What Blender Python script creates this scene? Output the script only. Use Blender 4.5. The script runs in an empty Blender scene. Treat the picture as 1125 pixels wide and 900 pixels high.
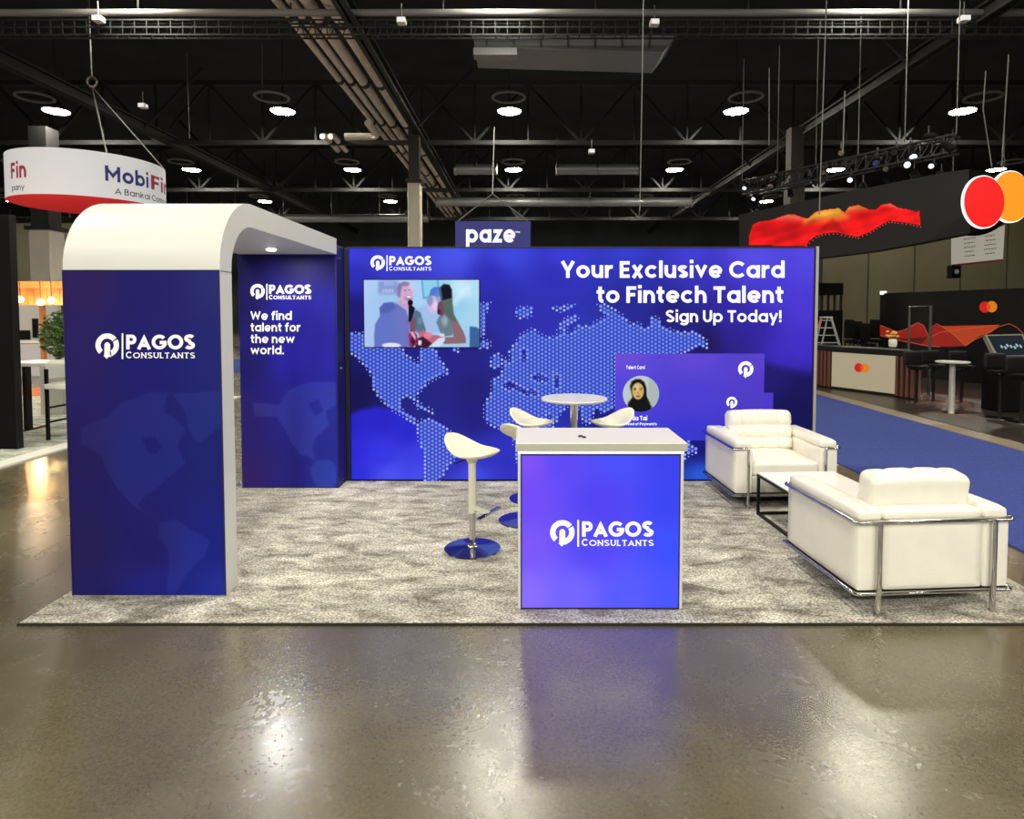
import bpy, math, random
import numpy as np
from mathutils import Vector, Matrix
random.seed(7); rng = np.random.default_rng(7)
sc = bpy.context.scene; C = sc.collection
PI = math.pi
# ---------------------------------------------------------------- camera geometry
F = 690.0; PX = 575.0; PITCH = math.radians(2.5); H = 1.77
PY = 344 + F*math.tan(PITCH); CP, SP = math.cos(PITCH), math.sin(PITCH)
def ray(x, y):
    a = (x-PX)/F; b = -(y-PY)/F
    return Vector((a, CP+b*SP, -SP+b*CP))
def V(x, y, D):                       # point on the plane y = D
    r = ray(x, y); t = D/r.y
    return Vector((r.x*t, D, H+r.z*t))
def W(x, y, z=0.0):                   # point at height z
    r = ray(x, y); t = (z-H)/r.z
    return Vector((r.x*t, r.y*t, z))
def proj(P):                          # world (N,3) -> pixels
    P = np.asarray(P, float); dx = P[:, 0]; dy = P[:, 1]; dz = P[:, 2]-H
    dep = dy*CP-dz*SP; up = dy*SP+dz*CP
    return PX+F*dx/dep, PY-F*up/dep
class Plane:
    def __init__(s, p, n): s.p = Vector(p); s.n = Vector(n).normalized()
    def __call__(s, x, y, off=0.0):
        r = ray(x, y); o = Vector((0, 0, H)); p = s.p+s.n*off
        t = (p-o).dot(s.n)/r.dot(s.n)
        return o+r*t
cam = bpy.data.objects.new('camera', bpy.data.cameras.new('camera')); C.objects.link(cam)
cam.location = (0, 0, H); cam.rotation_euler = (PI/2-PITCH, 0, 0)
cam.data.sensor_width = 36; cam.data.lens = F/1125*36
cam.data.shift_x = -(PX-562.5)/1125; cam.data.shift_y = (PY-450)/1125
cam.data.clip_end = 300; sc.camera = cam
sc.view_settings.view_transform = 'Standard'; sc.view_settings.look = 'None'
sc.view_settings.gamma = 1; sc.view_settings.use_curve_mapping = False
sc.view_settings.exposure = 0.0

# ---------------------------------------------------------------- materials
def lin(c):
    c = np.asarray(c, float)/255.0
    return np.where(c <= 0.04045, c/12.92, ((c+0.055)/1.055)**2.4)
def L4(c): return tuple(lin(c))+(1.0,)
MATS = {}
def mat(name, col, rough=.5, metal=0.0, emit=0.0, spec=.5, coat=0.0, ecol=None, var=0.0, vscale=8.0, bump=0.0, bscale=60.0, ior=None):
    if name in MATS: return MATS[name]
    m = bpy.data.materials.new(name); m.use_nodes = True; nt = m.node_tree; b = nt.nodes['Principled BSDF']
    if emit >= .3: ecol = ecol or col; col = tuple(c*.55 for c in col)
    b.inputs['Base Color'].default_value = L4(col); b.inputs['Roughness'].default_value = rough
    b.inputs['Metallic'].default_value = metal; b.inputs['Specular IOR Level'].default_value = spec
    b.inputs['Coat Weight'].default_value = coat
    if ior: b.inputs['IOR'].default_value = ior
    if emit:
        b.inputs['Emission Color'].default_value = L4(ecol or col); b.inputs['Emission Strength'].default_value = emit
    if var or bump:
        tc = nt.nodes.new('ShaderNodeTexCoord')
    if var:
        n = nt.nodes.new('ShaderNodeTexNoise'); n.inputs['Scale'].default_value = vscale; n.inputs['Detail'].default_value = 5
        nt.links.new(tc.outputs['Object'], n.inputs['Vector'])
        r = nt.nodes.new('ShaderNodeValToRGB')
        a = lin(col); r.color_ramp.elements[0].position = .3; r.color_ramp.elements[1].position = .7
        r.color_ramp.elements[0].color = tuple(a*(1-var))+(1,); r.color_ramp.elements[1].color = tuple(np.minimum(a*(1+var), 1))+(1,)
        nt.links.new(n.outputs['Fac'], r.inputs['Fac']); nt.links.new(r.outputs['Color'], b.inputs['Base Color'])
    if bump:
        n = nt.nodes.new('ShaderNodeTexNoise'); n.inputs['Scale'].default_value = bscale; n.inputs['Detail'].default_value = 4
        nt.links.new(tc.outputs['Object'], n.inputs['Vector'])
        u = nt.nodes.new('ShaderNodeBump'); u.inputs['Strength'].default_value = bump; u.inputs['Distance'].default_value = .01
        nt.links.new(n.outputs['Fac'], u.inputs['Height']); nt.links.new(u.outputs['Normal'], b.inputs['Normal'])
    MATS[name] = m; return m
def printmat(name, emit=0.0, diff=1.0, rough=.5):
    """printed graphic: colour attribute 'ink', optionally backlit"""
    m = bpy.data.materials.new(name); m.use_nodes = True; nt = m.node_tree; b = nt.nodes['Principled BSDF']
    a = nt.nodes.new('ShaderNodeAttribute'); a.attribute_name = 'ink'
    mx = nt.nodes.new('ShaderNodeVectorMath'); mx.operation = 'SCALE'; mx.inputs['Scale'].default_value = diff
    nt.links.new(a.outputs['Color'], mx.inputs[0]); nt.links.new(mx.outputs[0], b.inputs['Base Color'])
    b.inputs['Roughness'].default_value = rough; b.inputs['Specular IOR Level'].default_value = .12
    if emit:
        nt.links.new(a.outputs['Color'], b.inputs['Emission Color']); b.inputs['Emission Strength'].default_value = emit
    MATS[name] = m; return m

def nodes_floor():
    m = bpy.data.materials.new('polished_concrete'); m.use_nodes = True; nt = m.node_tree; N = nt.nodes.new; K = nt.links.new
    b = nt.nodes['Principled BSDF']; tc = N('ShaderNodeTexCoord')
    def noise(scale, det=5, rough=.55, vec=None, dist=0):
        n = N('ShaderNodeTexNoise'); n.inputs['Scale'].default_value = scale; n.inputs['Detail'].default_value = det
        n.inputs['Roughness'].default_value = rough; n.inputs['Distortion'].default_value = dist
        K(vec or tc.outputs['Object'], n.inputs['Vector']); return n
    def ramp(src, p0, c0, p1, c1):
        r = N('ShaderNodeValToRGB'); r.color_ramp.elements[0].position = p0; r.color_ramp.elements[1].position = p1
        r.color_ramp.elements[0].color = c0; r.color_ramp.elements[1].color = c1; K(src, r.inputs['Fac']); return r
    a = noise(.8, 6, .55, dist=.3); c1 = ramp(a.outputs['Fac'], .32, L4((74, 66, 48)), .7, L4((108, 100, 76)))
    f = noise(60, 4, .7); c2 = ramp(f.outputs['Fac'], .35, (.72, .72, .72, 1), .65, (1.15, 1.15, 1.15, 1))
    mul = N('ShaderNodeMix'); mul.data_type = 'RGBA'; mul.blend_type = 'MULTIPLY'; mul.inputs['Factor'].default_value = 1
    K(c1.outputs['Color'], mul.inputs['A']); K(c2.outputs['Color'], mul.inputs['B']); K(mul.outputs['Result'], b.inputs['Base Color'])
    r = noise(3.5, 7, .7, dist=.4); rr = ramp(r.outputs['Fac'], .25, (.2,)*3+(1,), .78, (.32,)*3+(1,)); K(rr.outputs['Color'], b.inputs['Roughness'])
    bn = noise(2.5, 1, .4); bu = N('ShaderNodeBump'); bu.inputs['Strength'].default_value = .03; bu.inputs['Distance'].default_value = .02
    K(bn.outputs['Fac'], bu.inputs['Height'])
    mp = N('ShaderNodeMapping'); mp.inputs['Rotation'].default_value = (0, 0, .6); mp.inputs['Scale'].default_value = (3, 40, 1); K(tc.outputs['Object'], mp.inputs['Vector'])
    sn = noise(1.2, 3, .7, mp.outputs['Vector']); b2 = N('ShaderNodeBump'); b2.inputs['Strength'].default_value = .004; b2.inputs['Distance'].default_value = .002
    K(sn.outputs['Fac'], b2.inputs['Height']); K(bu.outputs['Normal'], b2.inputs['Normal']); K(b2.outputs['Normal'], b.inputs['Normal'])
    b.inputs['IOR'].default_value = 1.9; b.inputs['Specular IOR Level'].default_value = .75
    MATS['floor'] = m; return m
def nodes_carpet(name, cd, cm, cl, sx=1.0, sy=2.2):
    m = bpy.data.materials.new(name); m.use_nodes = True; nt = m.node_tree; N = nt.nodes.new; K = nt.links.new
    b = nt.nodes['Principled BSDF']; tc = N('ShaderNodeTexCoord')
    mp = N('ShaderNodeMapping'); mp.inputs['Scale'].default_value = (sx, sy, 1); K(tc.outputs['Object'], mp.inputs['Vector'])
    n = N('ShaderNodeTexNoise'); n.inputs['Scale'].default_value = 3.2; n.inputs['Detail'].default_value = 7; n.inputs['Roughness'].default_value = .68; n.inputs['Distortion'].default_value = .5
    K(mp.outputs['Vector'], n.inputs['Vector'])
    r = N('ShaderNodeValToRGB'); e = r.color_ramp.elements; e[0].position = .36; e[1].position = .66; e[0].color = L4(cd); e[1].color = L4(cl)
    x = r.color_ramp.elements.new(.5); x.color = L4(cm); K(n.outputs['Fac'], r.inputs['Fac'])
    g = N('ShaderNodeTexNoise'); g.inputs['Scale'].default_value = 75; g.inputs['Detail'].default_value = 3; K(tc.outputs['Object'], g.inputs['Vector'])
    r2 = N('ShaderNodeValToRGB'); r2.color_ramp.elements[0].position = .35; r2.color_ramp.elements[1].position = .65
    r2.color_ramp.elements[0].color = (.46,)*3+(1,); r2.color_ramp.elements[1].color = (1.48,)*3+(1,); K(g.outputs['Fac'], r2.inputs['Fac'])
    mul = N('ShaderNodeMix'); mul.data_type = 'RGBA'; mul.blend_type = 'MULTIPLY'; mul.inputs['Factor'].default_value = 1
    K(r.outputs['Color'], mul.inputs['A']); K(r2.outputs['Color'], mul.inputs['B']); K(mul.outputs['Result'], b.inputs['Base Color'])
    bu = N('ShaderNodeBump'); bu.inputs['Strength'].default_value = .7; bu.inputs['Distance'].default_value = .012
    K(g.outputs['Fac'], bu.inputs['Height']); K(bu.outputs['Normal'], b.inputs['Normal'])
    b.inputs['Roughness'].default_value = .95; b.inputs['Specular IOR Level'].default_value = .1
    MATS[name] = m; return m

# ---------------------------------------------------------------- mesh builder
class MB:
    def __init__(s): s.v = []; s.f = []; s.c = None
    def add(s, vs, fs):
        o = len(s.v); s.v += [tuple(v) for v in vs]; s.f += [tuple(i+o for i in f) for f in fs]; return s
    def box(s, x0, y0, z0, x1, y1, z1, M=None):
        vs = [Vector(p) for p in ((x0,y0,z0),(x1,y0,z0),(x1,y1,z0),(x0,y1,z0),(x0,y0,z1),(x1,y0,z1),(x1,y1,z1),(x0,y1,z1))]
        if M: vs = [M@v for v in vs]
        return s.add(vs, [(0,3,2,1),(4,5,6,7),(0,1,5,4),(1,2,6,5),(2,3,7,6),(3,0,4,7)])
    def bar(s, a, b, w, h=None, up=(0,0,1)):
        a = Vector(a); b = Vector(b); h = h or w; d = (b-a).normalized(); u = Vector(up)
        if abs(d.dot(u)) > .99: u = Vector((0,1,0))
        sd = d.cross(u).normalized(); u = sd.cross(d).normalized(); vs = []
        for p in (a, b):
            for i, j in ((-1,-1),(1,-1),(1,1),(-1,1)): vs.append(p+sd*w/2*i+u*h/2*j)
        return s.add(vs, [(3,2,1,0),(4,5,6,7),(0,1,5,4),(1,2,6,5),(2,3,7,6),(3,0,4,7)])
    def tube(s, pts, r, n=10, closed=False):
        pts = [Vector(p) for p in pts]; m = len(pts); rs = r if isinstance(r, (list, tuple)) else [r]*m
        T = []
        for i in range(m):
            if closed: t = pts[(i+1)%m]-pts[i-1]
            else: t = pts[min(i+1, m-1)]-pts[max(i-1, 0)]
            T.append(t.normalized())
        u = T[0].orthogonal().normalized(); vs = []
        for i in range(m):
            u = (u-T[i]*u.dot(T[i])).normalized(); w = T[i].cross(u)
            for k in range(n):
                a = 2*PI*k/n; vs.append(pts[i]+(u*math.cos(a)+w*math.sin(a))*rs[i])
        fs = []
        for i in range(m if closed else m-1):
            j = (i+1) % m
            for k in range(n): fs.append((i*n+k, i*n+(k+1)%n, j*n+(k+1)%n, j*n+k))
        if not closed: fs += [tuple(range(n-1, -1, -1)), tuple((m-1)*n+k for k in range(n))]
        return s.add(vs, fs)
    def lathe(s, prof, n=32, c=(0,0,0)):         # prof: (r, z) from bottom to top
        vs = []; fs = []; m = len(prof)
        for r, z in prof:
            for k in range(n):
                a = 2*PI*k/n; vs.append((c[0]+r*math.cos(a), c[1]+r*math.sin(a), c[2]+z))
        for i in range(m-1):
            for k in range(n): fs.append((i*n+k, i*n+(k+1)%n, (i+1)*n+(k+1)%n, (i+1)*n+k))
        if prof[0][0] > 1e-6: fs.append(tuple(range(n-1, -1, -1)))
        if prof[-1][0] > 1e-6: fs.append(tuple((m-1)*n+k for k in range(n)))
        return s.add(vs, fs)
    def prism(s, poly, d):                       # poly: 3-D points (planar), d: extrusion vector
        d = Vector(d); n = len(poly); vs = [Vector(p) for p in poly]+[Vector(p)+d for p in poly]
        return s.add(vs, [tuple(range(n-1, -1, -1)), tuple(range(n, 2*n))]+[(i, (i+1)%n, (i+1)%n+n, i+n) for i in range(n)])
    def loft(s, A, B):                           # two equal rings / strips of points -> quads
        n = len(A); return s.add(list(A)+list(B), [(i, i+1, n+i+1, n+i) for i in range(n-1)])
    def rbox(s, x0, y0, z0, x1, y1, z1, r, n=8, puff=None, M=None):
        c = Vector(((x0+x1)/2, (y0+y1)/2, (z0+z1)/2)); h = Vector(((x1-x0)/2, (y1-y0)/2, (z1-z0)/2))
        idx = {}; vs = []; fs = []
        g = [-1+2*i/n for i in range(n+1)]
        g = [math.copysign(abs(t)**.7, t) for t in g]
        def vert(u):
            k = tuple(round(t, 6) for t in u)
            if k in idx: return idx[k]
            p = Vector((u[0]*h.x, u[1]*h.y, u[2]*h.z))
            q = Vector(tuple(max(-(h[i]-r), min(h[i]-r, p[i])) for i in range(3)))
            d = p-q
            if d.length > 1e-9: p = q+d.normalized()*r if sum(abs(d[i]) > 1e-6 for i in range(3)) > 1 else q+d.normalized()*min(r, d.length)
            if puff: p = p+Vector(puff(u[0], u[1], u[2]))
            p = p+c
            if M: p = M@p
            idx[k] = len(vs); vs.append(p); return idx[k]
        for ax in range(3):
            for sg in (-1, 1):
                for i in range(n):
                    for j in range(n):
                        q = []
                        for a, b in ((i,j),(i+1,j),(i+1,j+1),(i,j+1)):
                            u = [0,0,0]; u[ax] = sg; u[(ax+1)%3] = g[a]; u[(ax+2)%3] = g[b]; q.append(vert(u))
                        if sg < 0: q.reverse()
                        fs.append(tuple(q))
        return s.add(vs, fs)
WM = {}
def obj(name, mb, m, parent=None, bevel=0, smooth=30, label=None, local=False, cat=None, group=None, kind=None, mods=None):
    me = bpy.data.meshes.new(name); vs = mb.v
    o = bpy.data.objects.new(name, me); C.objects.link(o)
    if parent is not None:
        if not local:
            Mi = WM[parent.name].inverted(); vs = [Mi@Vector(v) for v in vs]
        o.parent = parent; WM[o.name] = WM[parent.name]
    else:
        a = np.array(vs, float); lo = a.min(0); hi = a.max(0); c = Vector(((lo[0]+hi[0])/2, (lo[1]+hi[1])/2, lo[2]))
        vs = [Vector(v)-c for v in vs]; o.location = c; WM[o.name] = Matrix.Translation(c)
    me.from_pydata([tuple(v) for v in vs], [], mb.f); me.update()
    me.materials.append(m)
    if mb.c is not None:
        at = me.color_attributes.new('ink', 'FLOAT_COLOR', 'POINT')
        a = np.ones((len(vs), 4), np.float32); a[:, :3] = mb.c; at.data.foreach_set('color', a.ravel())
    if smooth:
        me.polygons.foreach_set('use_smooth', [True]*len(me.polygons))
        me.set_sharp_from_angle(angle=math.radians(smooth))
    if bevel:
        b = o.modifiers.new('bevel', 'BEVEL'); b.width = bevel; b.segments = 2; b.limit_method = 'ANGLE'; b.angle_limit = .7
    for k, kw in (mods or []):
        x = o.modifiers.new(k.lower(), k)
        for a, v in kw.items(): setattr(x, a, v)
    if label: o['label'] = label
    if cat: o['category'] = cat
    if group: o['group'] = group
    if kind: o['kind'] = kind
    return o
def split_obj(name, mb, m, parent, **kw):
    n = len(mb.v); P = list(range(n))
    def fd(i):
        while P[i] != i: P[i] = P[P[i]]; i = P[i]
        return i
    for f in mb.f:
        a = fd(f[0])
        for i in f[1:]: P[fd(i)] = a
    comp = {}
    for f in mb.f: comp.setdefault(fd(f[0]), []).append(f)
    for fs in comp.values():
        ids = sorted({i for f in fs for i in f}); mp = {j: k for k, j in enumerate(ids)}
        q = MB(); q.v = [mb.v[i] for i in ids]; q.f = [tuple(mp[i] for i in f) for f in fs]
        obj(name, q, m, parent, **kw)
def thing(name, label, cat, loc=(0,0,0), rz=0.0, group=None):
    o = bpy.data.objects.new(name, None); C.objects.link(o); o.empty_display_size = .1
    o.location = loc; o.rotation_euler = (0, 0, rz); o['label'] = label; o['category'] = cat
    if group: o['group'] = group
    WM[o.name] = Matrix.Translation(Vector(loc))@Matrix.Rotation(rz, 4, 'Z'); return o
def dup(root, loc, rz=0.0, label=None, group=None, scale=None):
    def cp(o, par):
        c = o.copy(); C.objects.link(c)
        if par is not None: c.parent = par
        WM[c.name] = WM.get(o.name, Matrix())
        for ch in list(o.children): cp(ch, c)
        return c
    r = cp(root, None); r.location = loc; r.rotation_euler = (0, 0, rz)
    if scale: r.scale = scale
    if label: r['label'] = label
    if group: r['group'] = group
    return r
def place(root, loc, rz): root.location = loc; root.rotation_euler = (0, 0, rz)

# ---------------------------------------------------------------- stroke lettering
def arc(cx, cy, rx, ry, a0, a1, n=14):
    return [(cx+rx*math.cos(math.radians(a0+(a1-a0)*i/n)), cy+ry*math.sin(math.radians(a0+(a1-a0)*i/n))) for i in range(n+1)]
def glyph(ch, t):
    """strokes (centre lines) and width; cap height 1, x-height .76"""
    h = t/2; x = .76; R = x/2-h; c = x/2; D = -.26
    full = lambda cx, cy, rx, ry: arc(cx, cy, rx, ry, 0, 360, 24)
    st = lambda X, y0, y1: [(X, y0), (X, y1)]
    arch = lambda X0, X1, y0=0: st(X0, y0, x-.0) and [(X0, x-h-(X1-X0)/2)]+[]
    g = {
     'o': ([full(c, c, R, R)], x), 'a': ([full(c, c, R, R), st(x-h, 0, x)], x),
     'd': ([full(c, c, R, R), st(x-h, 0, 1.04)], x), 'b': ([full(c, c, R, R), st(h, 0, 1.04)], x),
     'q': ([full(c, c, R, R), st(x-h, D, x)], x), 'p': ([full(c, c, R, R), st(h, D, x)], x),
     'c': ([arc(c, c, R, R, 42, 318, 20)], .7), 'e': ([arc(c, c, R, R, 0, 318, 22), [(h*.7, c-.02), (x-h*.5, c-.02)]], x-.01),
     'g': ([full(c, c, R, R), [(x-h, x), (x-h, .04)]+arc(c, .04, R, .3-h, 0, -150, 12)[1:]], x),
     'h': ([st(h, 0, 1.04), [(h, .36)]+arc(.33, .36, .33-h, x-.36-h, 180, 0, 12)+[(.66-h, 0)]], .66),
     'n': ([st(h, 0, x), [(h, .36)]+arc(.33, .36, .33-h, x-.36-h, 180, 0, 12)+[(.66-h, 0)]], .66),
     'm': ([st(h, 0, x), [(h, .36)]+arc(.3, .4, .3-h, x-.4-h, 180, 0, 10)+[(.6-h, 0)], [(.6-h, .36)]+arc(.87-h+.03-h*.0, .4, .3-h, x-.4-h, 180, 0, 10)+[(1.2-2*h, 0)]], 1.2-h),
     'u': ([st(.66-h, 0, x), [(h, x), (h, .36)]+arc(.33, .36, .33-h, .36-h, 180, 360, 12)], .66),
     'r': ([st(h, 0, x), [(h, .36)]+arc(.36, .36, .36-h, x-.36-h, 180, 95, 8)+[(.44, x-h)]], .44),
     'i': ([st(h, 0, x), [(h, .88), (h, .88+t)]], t), 'l': ([st(h, 0, 1.04)], t),
     'k': ([st(h, 0, 1.04), [(h, .3), (.58-h, x)], [(.22, .42), (.62-h, 0)]], .62),
     't': ([[(.2, .98), (.2, .22)]+arc(.38, .24, .18, .24-h, 180, 270, 6), [(0, x-h), (.44, x-h)]], .44),
     'f': ([[(.2, 0), (.2, .8)]+arc(.38, .8, .18, .24-h, 180, 90, 6)+[(.46, 1.04-h)], [(0, x-h), (.44, x-h)]], .46),
     's': ([arc(.29, .55, .29-h, .21-h, 25, 250, 10)+arc(.29, .21, .29-h, .21-h, 70, -155, 10)], .58),
     'v': ([[(h*.8, x), (.34, h*1.9), (.68-h*.8, x)]], .68), 'w': ([[(h*.7, x), (.28, h*1.8), (.5, x-h*1.8), (.72, h*1.8), (1-h*.7, x)]], 1.0),
     'x': ([[(h, 0), (.66-h, x)], [(h, x), (.66-h, 0)]], .66), 'y': ([[(h*.8, x), (.36, h*.8)], [(.7-h*.8, x), (.22, D)]], .7),
     'z': ([[(.04, x-h), (.56-h, x-h), (h+.02, h), (.58, h)]], .58), '.': ([[(h, 0), (h, t)]], t), '!': ([st(h, .3, 1), [(h, 0), (h, t)]], t),
     'A': ([[(h*.7, 0), (.43, 1-h*2.0), (.86-h*.7, 0)], [(.2, .28), (.66, .28)]], .86),
     'B': ([st(h, 0, 1), [(h, 1-h), (.34, 1-h)]+arc(.34, .76, .24-h, .24-h*1, 90, -90, 8)+[(h, .52)], [(.34, .52)]+arc(.36, .27, .28-h, .27-h, 90, -90, 8)+[(h, h)]], .64),
     'C': ([arc(.5, .5, .5-h, .5-h, 42, 318, 22)], .88), 'E': ([st(h, 0, 1), [(h, 1-h), (.56, 1-h)], [(h, .5), (.52, .5)], [(h, h), (.56, h)]], .57),
     'F': ([st(h, 0, 1), [(h, 1-h), (.56, 1-h)], [(h, .5), (.5, .5)]], .57),
     'G': ([arc(.5, .5, .5-h, .5-h, 42, 345, 22), [(.52, .47), (.97, .47)], [(.98-h, .47), (.95-h, .3)]], .97),
     'H': ([st(h, 0, 1), st(.72-h, 0, 1), [(h, .5), (.72-h, .5)]], .72), 'L': ([st(h, 0, 1), [(h, h), (.52, h)]], .52),
     'M': ([[(h, 0), (h, 1-h*1.9), (.46, .36), (.92-h, 1-h*1.9), (.92-h, 0)], st(h, .5, 1), st(.92-h, .5, 1)], .92), 'N': ([st(h, 0, 1), st(.74-h, 0, 1), [(h, 1-h*1.3), (.74-h, h*1.3)]], .74),
     'O': ([full(.5, .5, .5-h, .5-h)], 1.0),
     'P': ([st(h, 0, 1), [(h, 1-h), (.36, 1-h)]+arc(.36, .67, .3-h, .33-h, 90, -90, 10)+[(h, .34+h)]], .66),
     'S': ([arc(.35, .745, .35-h, .255-h*.5-h*.3, 28, 262, 12)+arc(.35, .27, .35-h, .27-h, 80, -152, 12)], .7),
     'T': ([st(.34, 0, 1), [(0, 1-h), (.68, 1-h)]], .68), 'U': ([[(h, 1), (h, .36)]+arc(.36, .36, .36-h, .36-h, 180, 360, 14)+[(.72-h, 1)]], .72),
     'W': ([[(h*.7, 1), (.32, h*1.8), (.58, 1-h*1.8), (.84, h*1.8), (1.16-h*.7, 1)]], 1.16), 'Y': ([[(h*.7, 1), (.38, .42), (.76-h*.7, 1)], st(.38, 0, .45)], .76),
     '-': ([[(0, .4), (.35, .4)]], .35), '/': ([[(0, 0), (.4, 1)]], .4)}
    return g.get(ch, ([], .3))
def thick(pts, t):
    """2-D polyline -> quads"""
    P = [Vector(p) for p in pts]
    P = [p for i, p in enumerate(P) if i == 0 or (p-P[i-1]).length > 1e-5]
    closed = len(P) > 3 and (P[0]-P[-1]).length < 1e-6
    if closed: P = P[:-1]
    n = len(P); L = []; Rr = []
    for i in range(n):
        if closed: a, b = P[i-1], P[(i+1) % n]; d1 = (P[i]-a).normalized(); d2 = (b-P[i]).normalized()
        else:
            d1 = (P[i]-P[i-1]).normalized() if i else (P[1]-P[0]).normalized()
            d2 = (P[i+1]-P[i]).normalized() if i < n-1 else d1
        nn = Vector((-(d1.y+d2.y), d1.x+d2.x))
        if nn.length < 1e-6: nn = Vector((-d1.y, d1.x))
        nn.normalize(); k = max(.45, nn.dot(Vector((-d1.y, d1.x))))
        L.append(P[i]+nn*t/2/k); Rr.append(P[i]-nn*t/2/k)
    fs = []
    for i in range(n if closed else n-1):
        j = (i+1) % n; fs.append((L[i], Rr[i], Rr[j], L[j]))
    return fs
def text_quads(s, t=.2, gap=.13, space=.3, serif=False):
    X = 0; out = []
    for ch in s:
        if ch == ' ': X += space; continue
        st, w = glyph(ch, t)
        for p in st:
            q = [(a+X, b) for a, b in p]; out += thick(q, t)
            if serif:
                for e, f in ((q[0], q[1]), (q[-1], q[-2])):
                    if abs(e[1]-f[1]) > abs(e[0]-f[0])*1.2 and (abs(e[1]) < .1 or abs(e[1]-1) < .12):
                        y = e[1]; y0 = 0 if y < .5 else .93
                        out.append((Vector((e[0]-t*.95, y0+.07)), Vector((e[0]-t*.95, y0)), Vector((e[0]+t*.95, y0)), Vector((e[0]+t*.95, y0+.07))))
        X += w+gap
    return out, X-gap
def put_quads(mb, quads, fn):
    for i, q in enumerate(quads):          # ink layers a hair apart so overlapping strokes never coincide
        vs = [Vector(fn(p[0], p[1])) for p in q]; e = 1.5e-5*(i % 60)
        mb.add([v-Vector((0, e, 0)) for v in vs], [(0, 1, 2, 3)])
def text_px(mb, s, x0, x1, yt, yb, plane, off=.004, t=.2, gap=.13, space=.3, serif=False, slope=0.0):
    q, w = text_quads(s, t, gap, space, serif); k = (x1-x0)/w; h = yb-yt
    put_quads(mb, q, lambda a, b: plane(x0+a*k, yb-b*h+slope*a*k, off))
def logo_mark(fn, mb):
    """round mark: broken ring with a pointed stem; unit radius"""
    def ring(a0, a1, r0, r1, n=18):
        for i in range(n):
            b0 = math.radians(a0+(a1-a0)*i/n); b1 = math.radians(a0+(a1-a0)*(i+1)/n)
            mb.add([fn(r0*math.cos(b0), r0*math.sin(b0)), fn(r1*math.cos(b0), r1*math.sin(b0)), fn(r1*math.cos(b1), r1*math.sin(b1)), fn(r0*math.cos(b1), r0*math.sin(b1))], [(0,1,2,3)])
    ring(228, 38, .56, 1.0, 24)
    ring(30, -72, .56, 1.0, 14)
    # stem with rounded head and pointed foot
    pts = [(-.24, -.8)]+arc(0, .0, .24, .26, 180, 0, 10)+[(.24, -.55), (.34, -.62), (.36, -.98), (.1, -1.0), (-.03, -1.16), (-.22, -.98), (-.3, -.92)]
    mb.add([fn(a, b) for a, b in pts], [tuple(range(len(pts)))])
def logo_px(mb, fnpx):
    """logo in its own drawing units (u right, v down), fnpx(u,v) -> 3-D"""
    logo_mark(lambda a, b: fnpx(190+112*a, 208-112*b), mb)
    mb.add([fnpx(327, 340), fnpx(343, 340), fnpx(343, 95), fnpx(327, 95)], [(0,1,2,3)])
    q, w = text_quads('PAGOS', .225, .06, .3); k = (1025-370)/w
    put_quads(mb, q, lambda a, b: fnpx(370+a*k, 248-b*140))
    q, w = text_quads('C', .17, .1, serif=False); put_quads(mb, q, lambda a, b: fnpx(368+a*62, 332-b*64))
    q, w = text_quads('ONSULTANTS', .16, .17, serif=True); k = (1025-436)/w
    put_quads(mb, q, lambda a, b: fnpx(436+a*k, 332-b*54))

# ---------------------------------------------------------------- painted prints
def inpoly(px, py, poly):
    px = np.asarray(px); py = np.asarray(py); r = np.zeros(px.shape, bool); n = len(poly); j = n-1
    for i in range(n):
        xi, yi = poly[i]; xj, yj = poly[j]
        if yi != yj:
            r ^= ((yi > py) != (yj > py)) & (px < (xj-xi)*(py-yi)/(yj-yi)+xi)
        j = i
    return r
def polydist(px, py, poly):
    d = np.full(np.shape(px), 1e9); n = len(poly)
    for i in range(n):
        a = np.array(poly[i], float); b = np.array(poly[(i+1) % n], float); ab = b-a; L = (ab**2).sum()+1e-9
        t = np.clip(((px-a[0])*ab[0]+(py-a[1])*ab[1])/L, 0, 1)
        d = np.minimum(d, np.hypot(px-a[0]-t*ab[0], py-a[1]-t*ab[1]))
    return d
def rbf(px, py, ctrl, p=3.0):
    num = np.zeros(px.shape+(3,)); den = np.zeros(px.shape)
    for x, y, c in ctrl:
        w = 1.0/(((px-x)**2+(py-y)**2)+60.0)**(p/2); num += w[..., None]*np.array(c, float); den += w
    return num/den[..., None]
def blend(col, m, c): m = np.asarray(m, float)[..., None]; return col*(1-m)+np.array(c, float)*m
def picture(P00, P10, P01, nx, ny, fn):
    """grid on a world rectangle (top-left, top-right, bottom-left); fn(px,py)->sRGB 0..255"""
    P00, P10, P01 = Vector(P00), Vector(P10), Vector(P01); mb = MB()
    u = np.linspace(0, 1, nx+1); v = np.linspace(0, 1, ny+1); U, Vv = np.meshgrid(u, v)
    A = np.array(P00); B = np.array(P10-P00); D = np.array(P01-P00)
    P = A+U.ravel()[:, None]*B+Vv.ravel()[:, None]*D
    mb.v = [tuple(p) for p in P]; w = nx+1
    mb.f = [(j*w+i, (j+1)*w+i, (j+1)*w+i+1, j*w+i+1) for j in range(ny) for i in range(nx)]
    x, y = proj(P); mb.c = lin(np.clip(fn(x, y), 0, 255)); return mb

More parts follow.
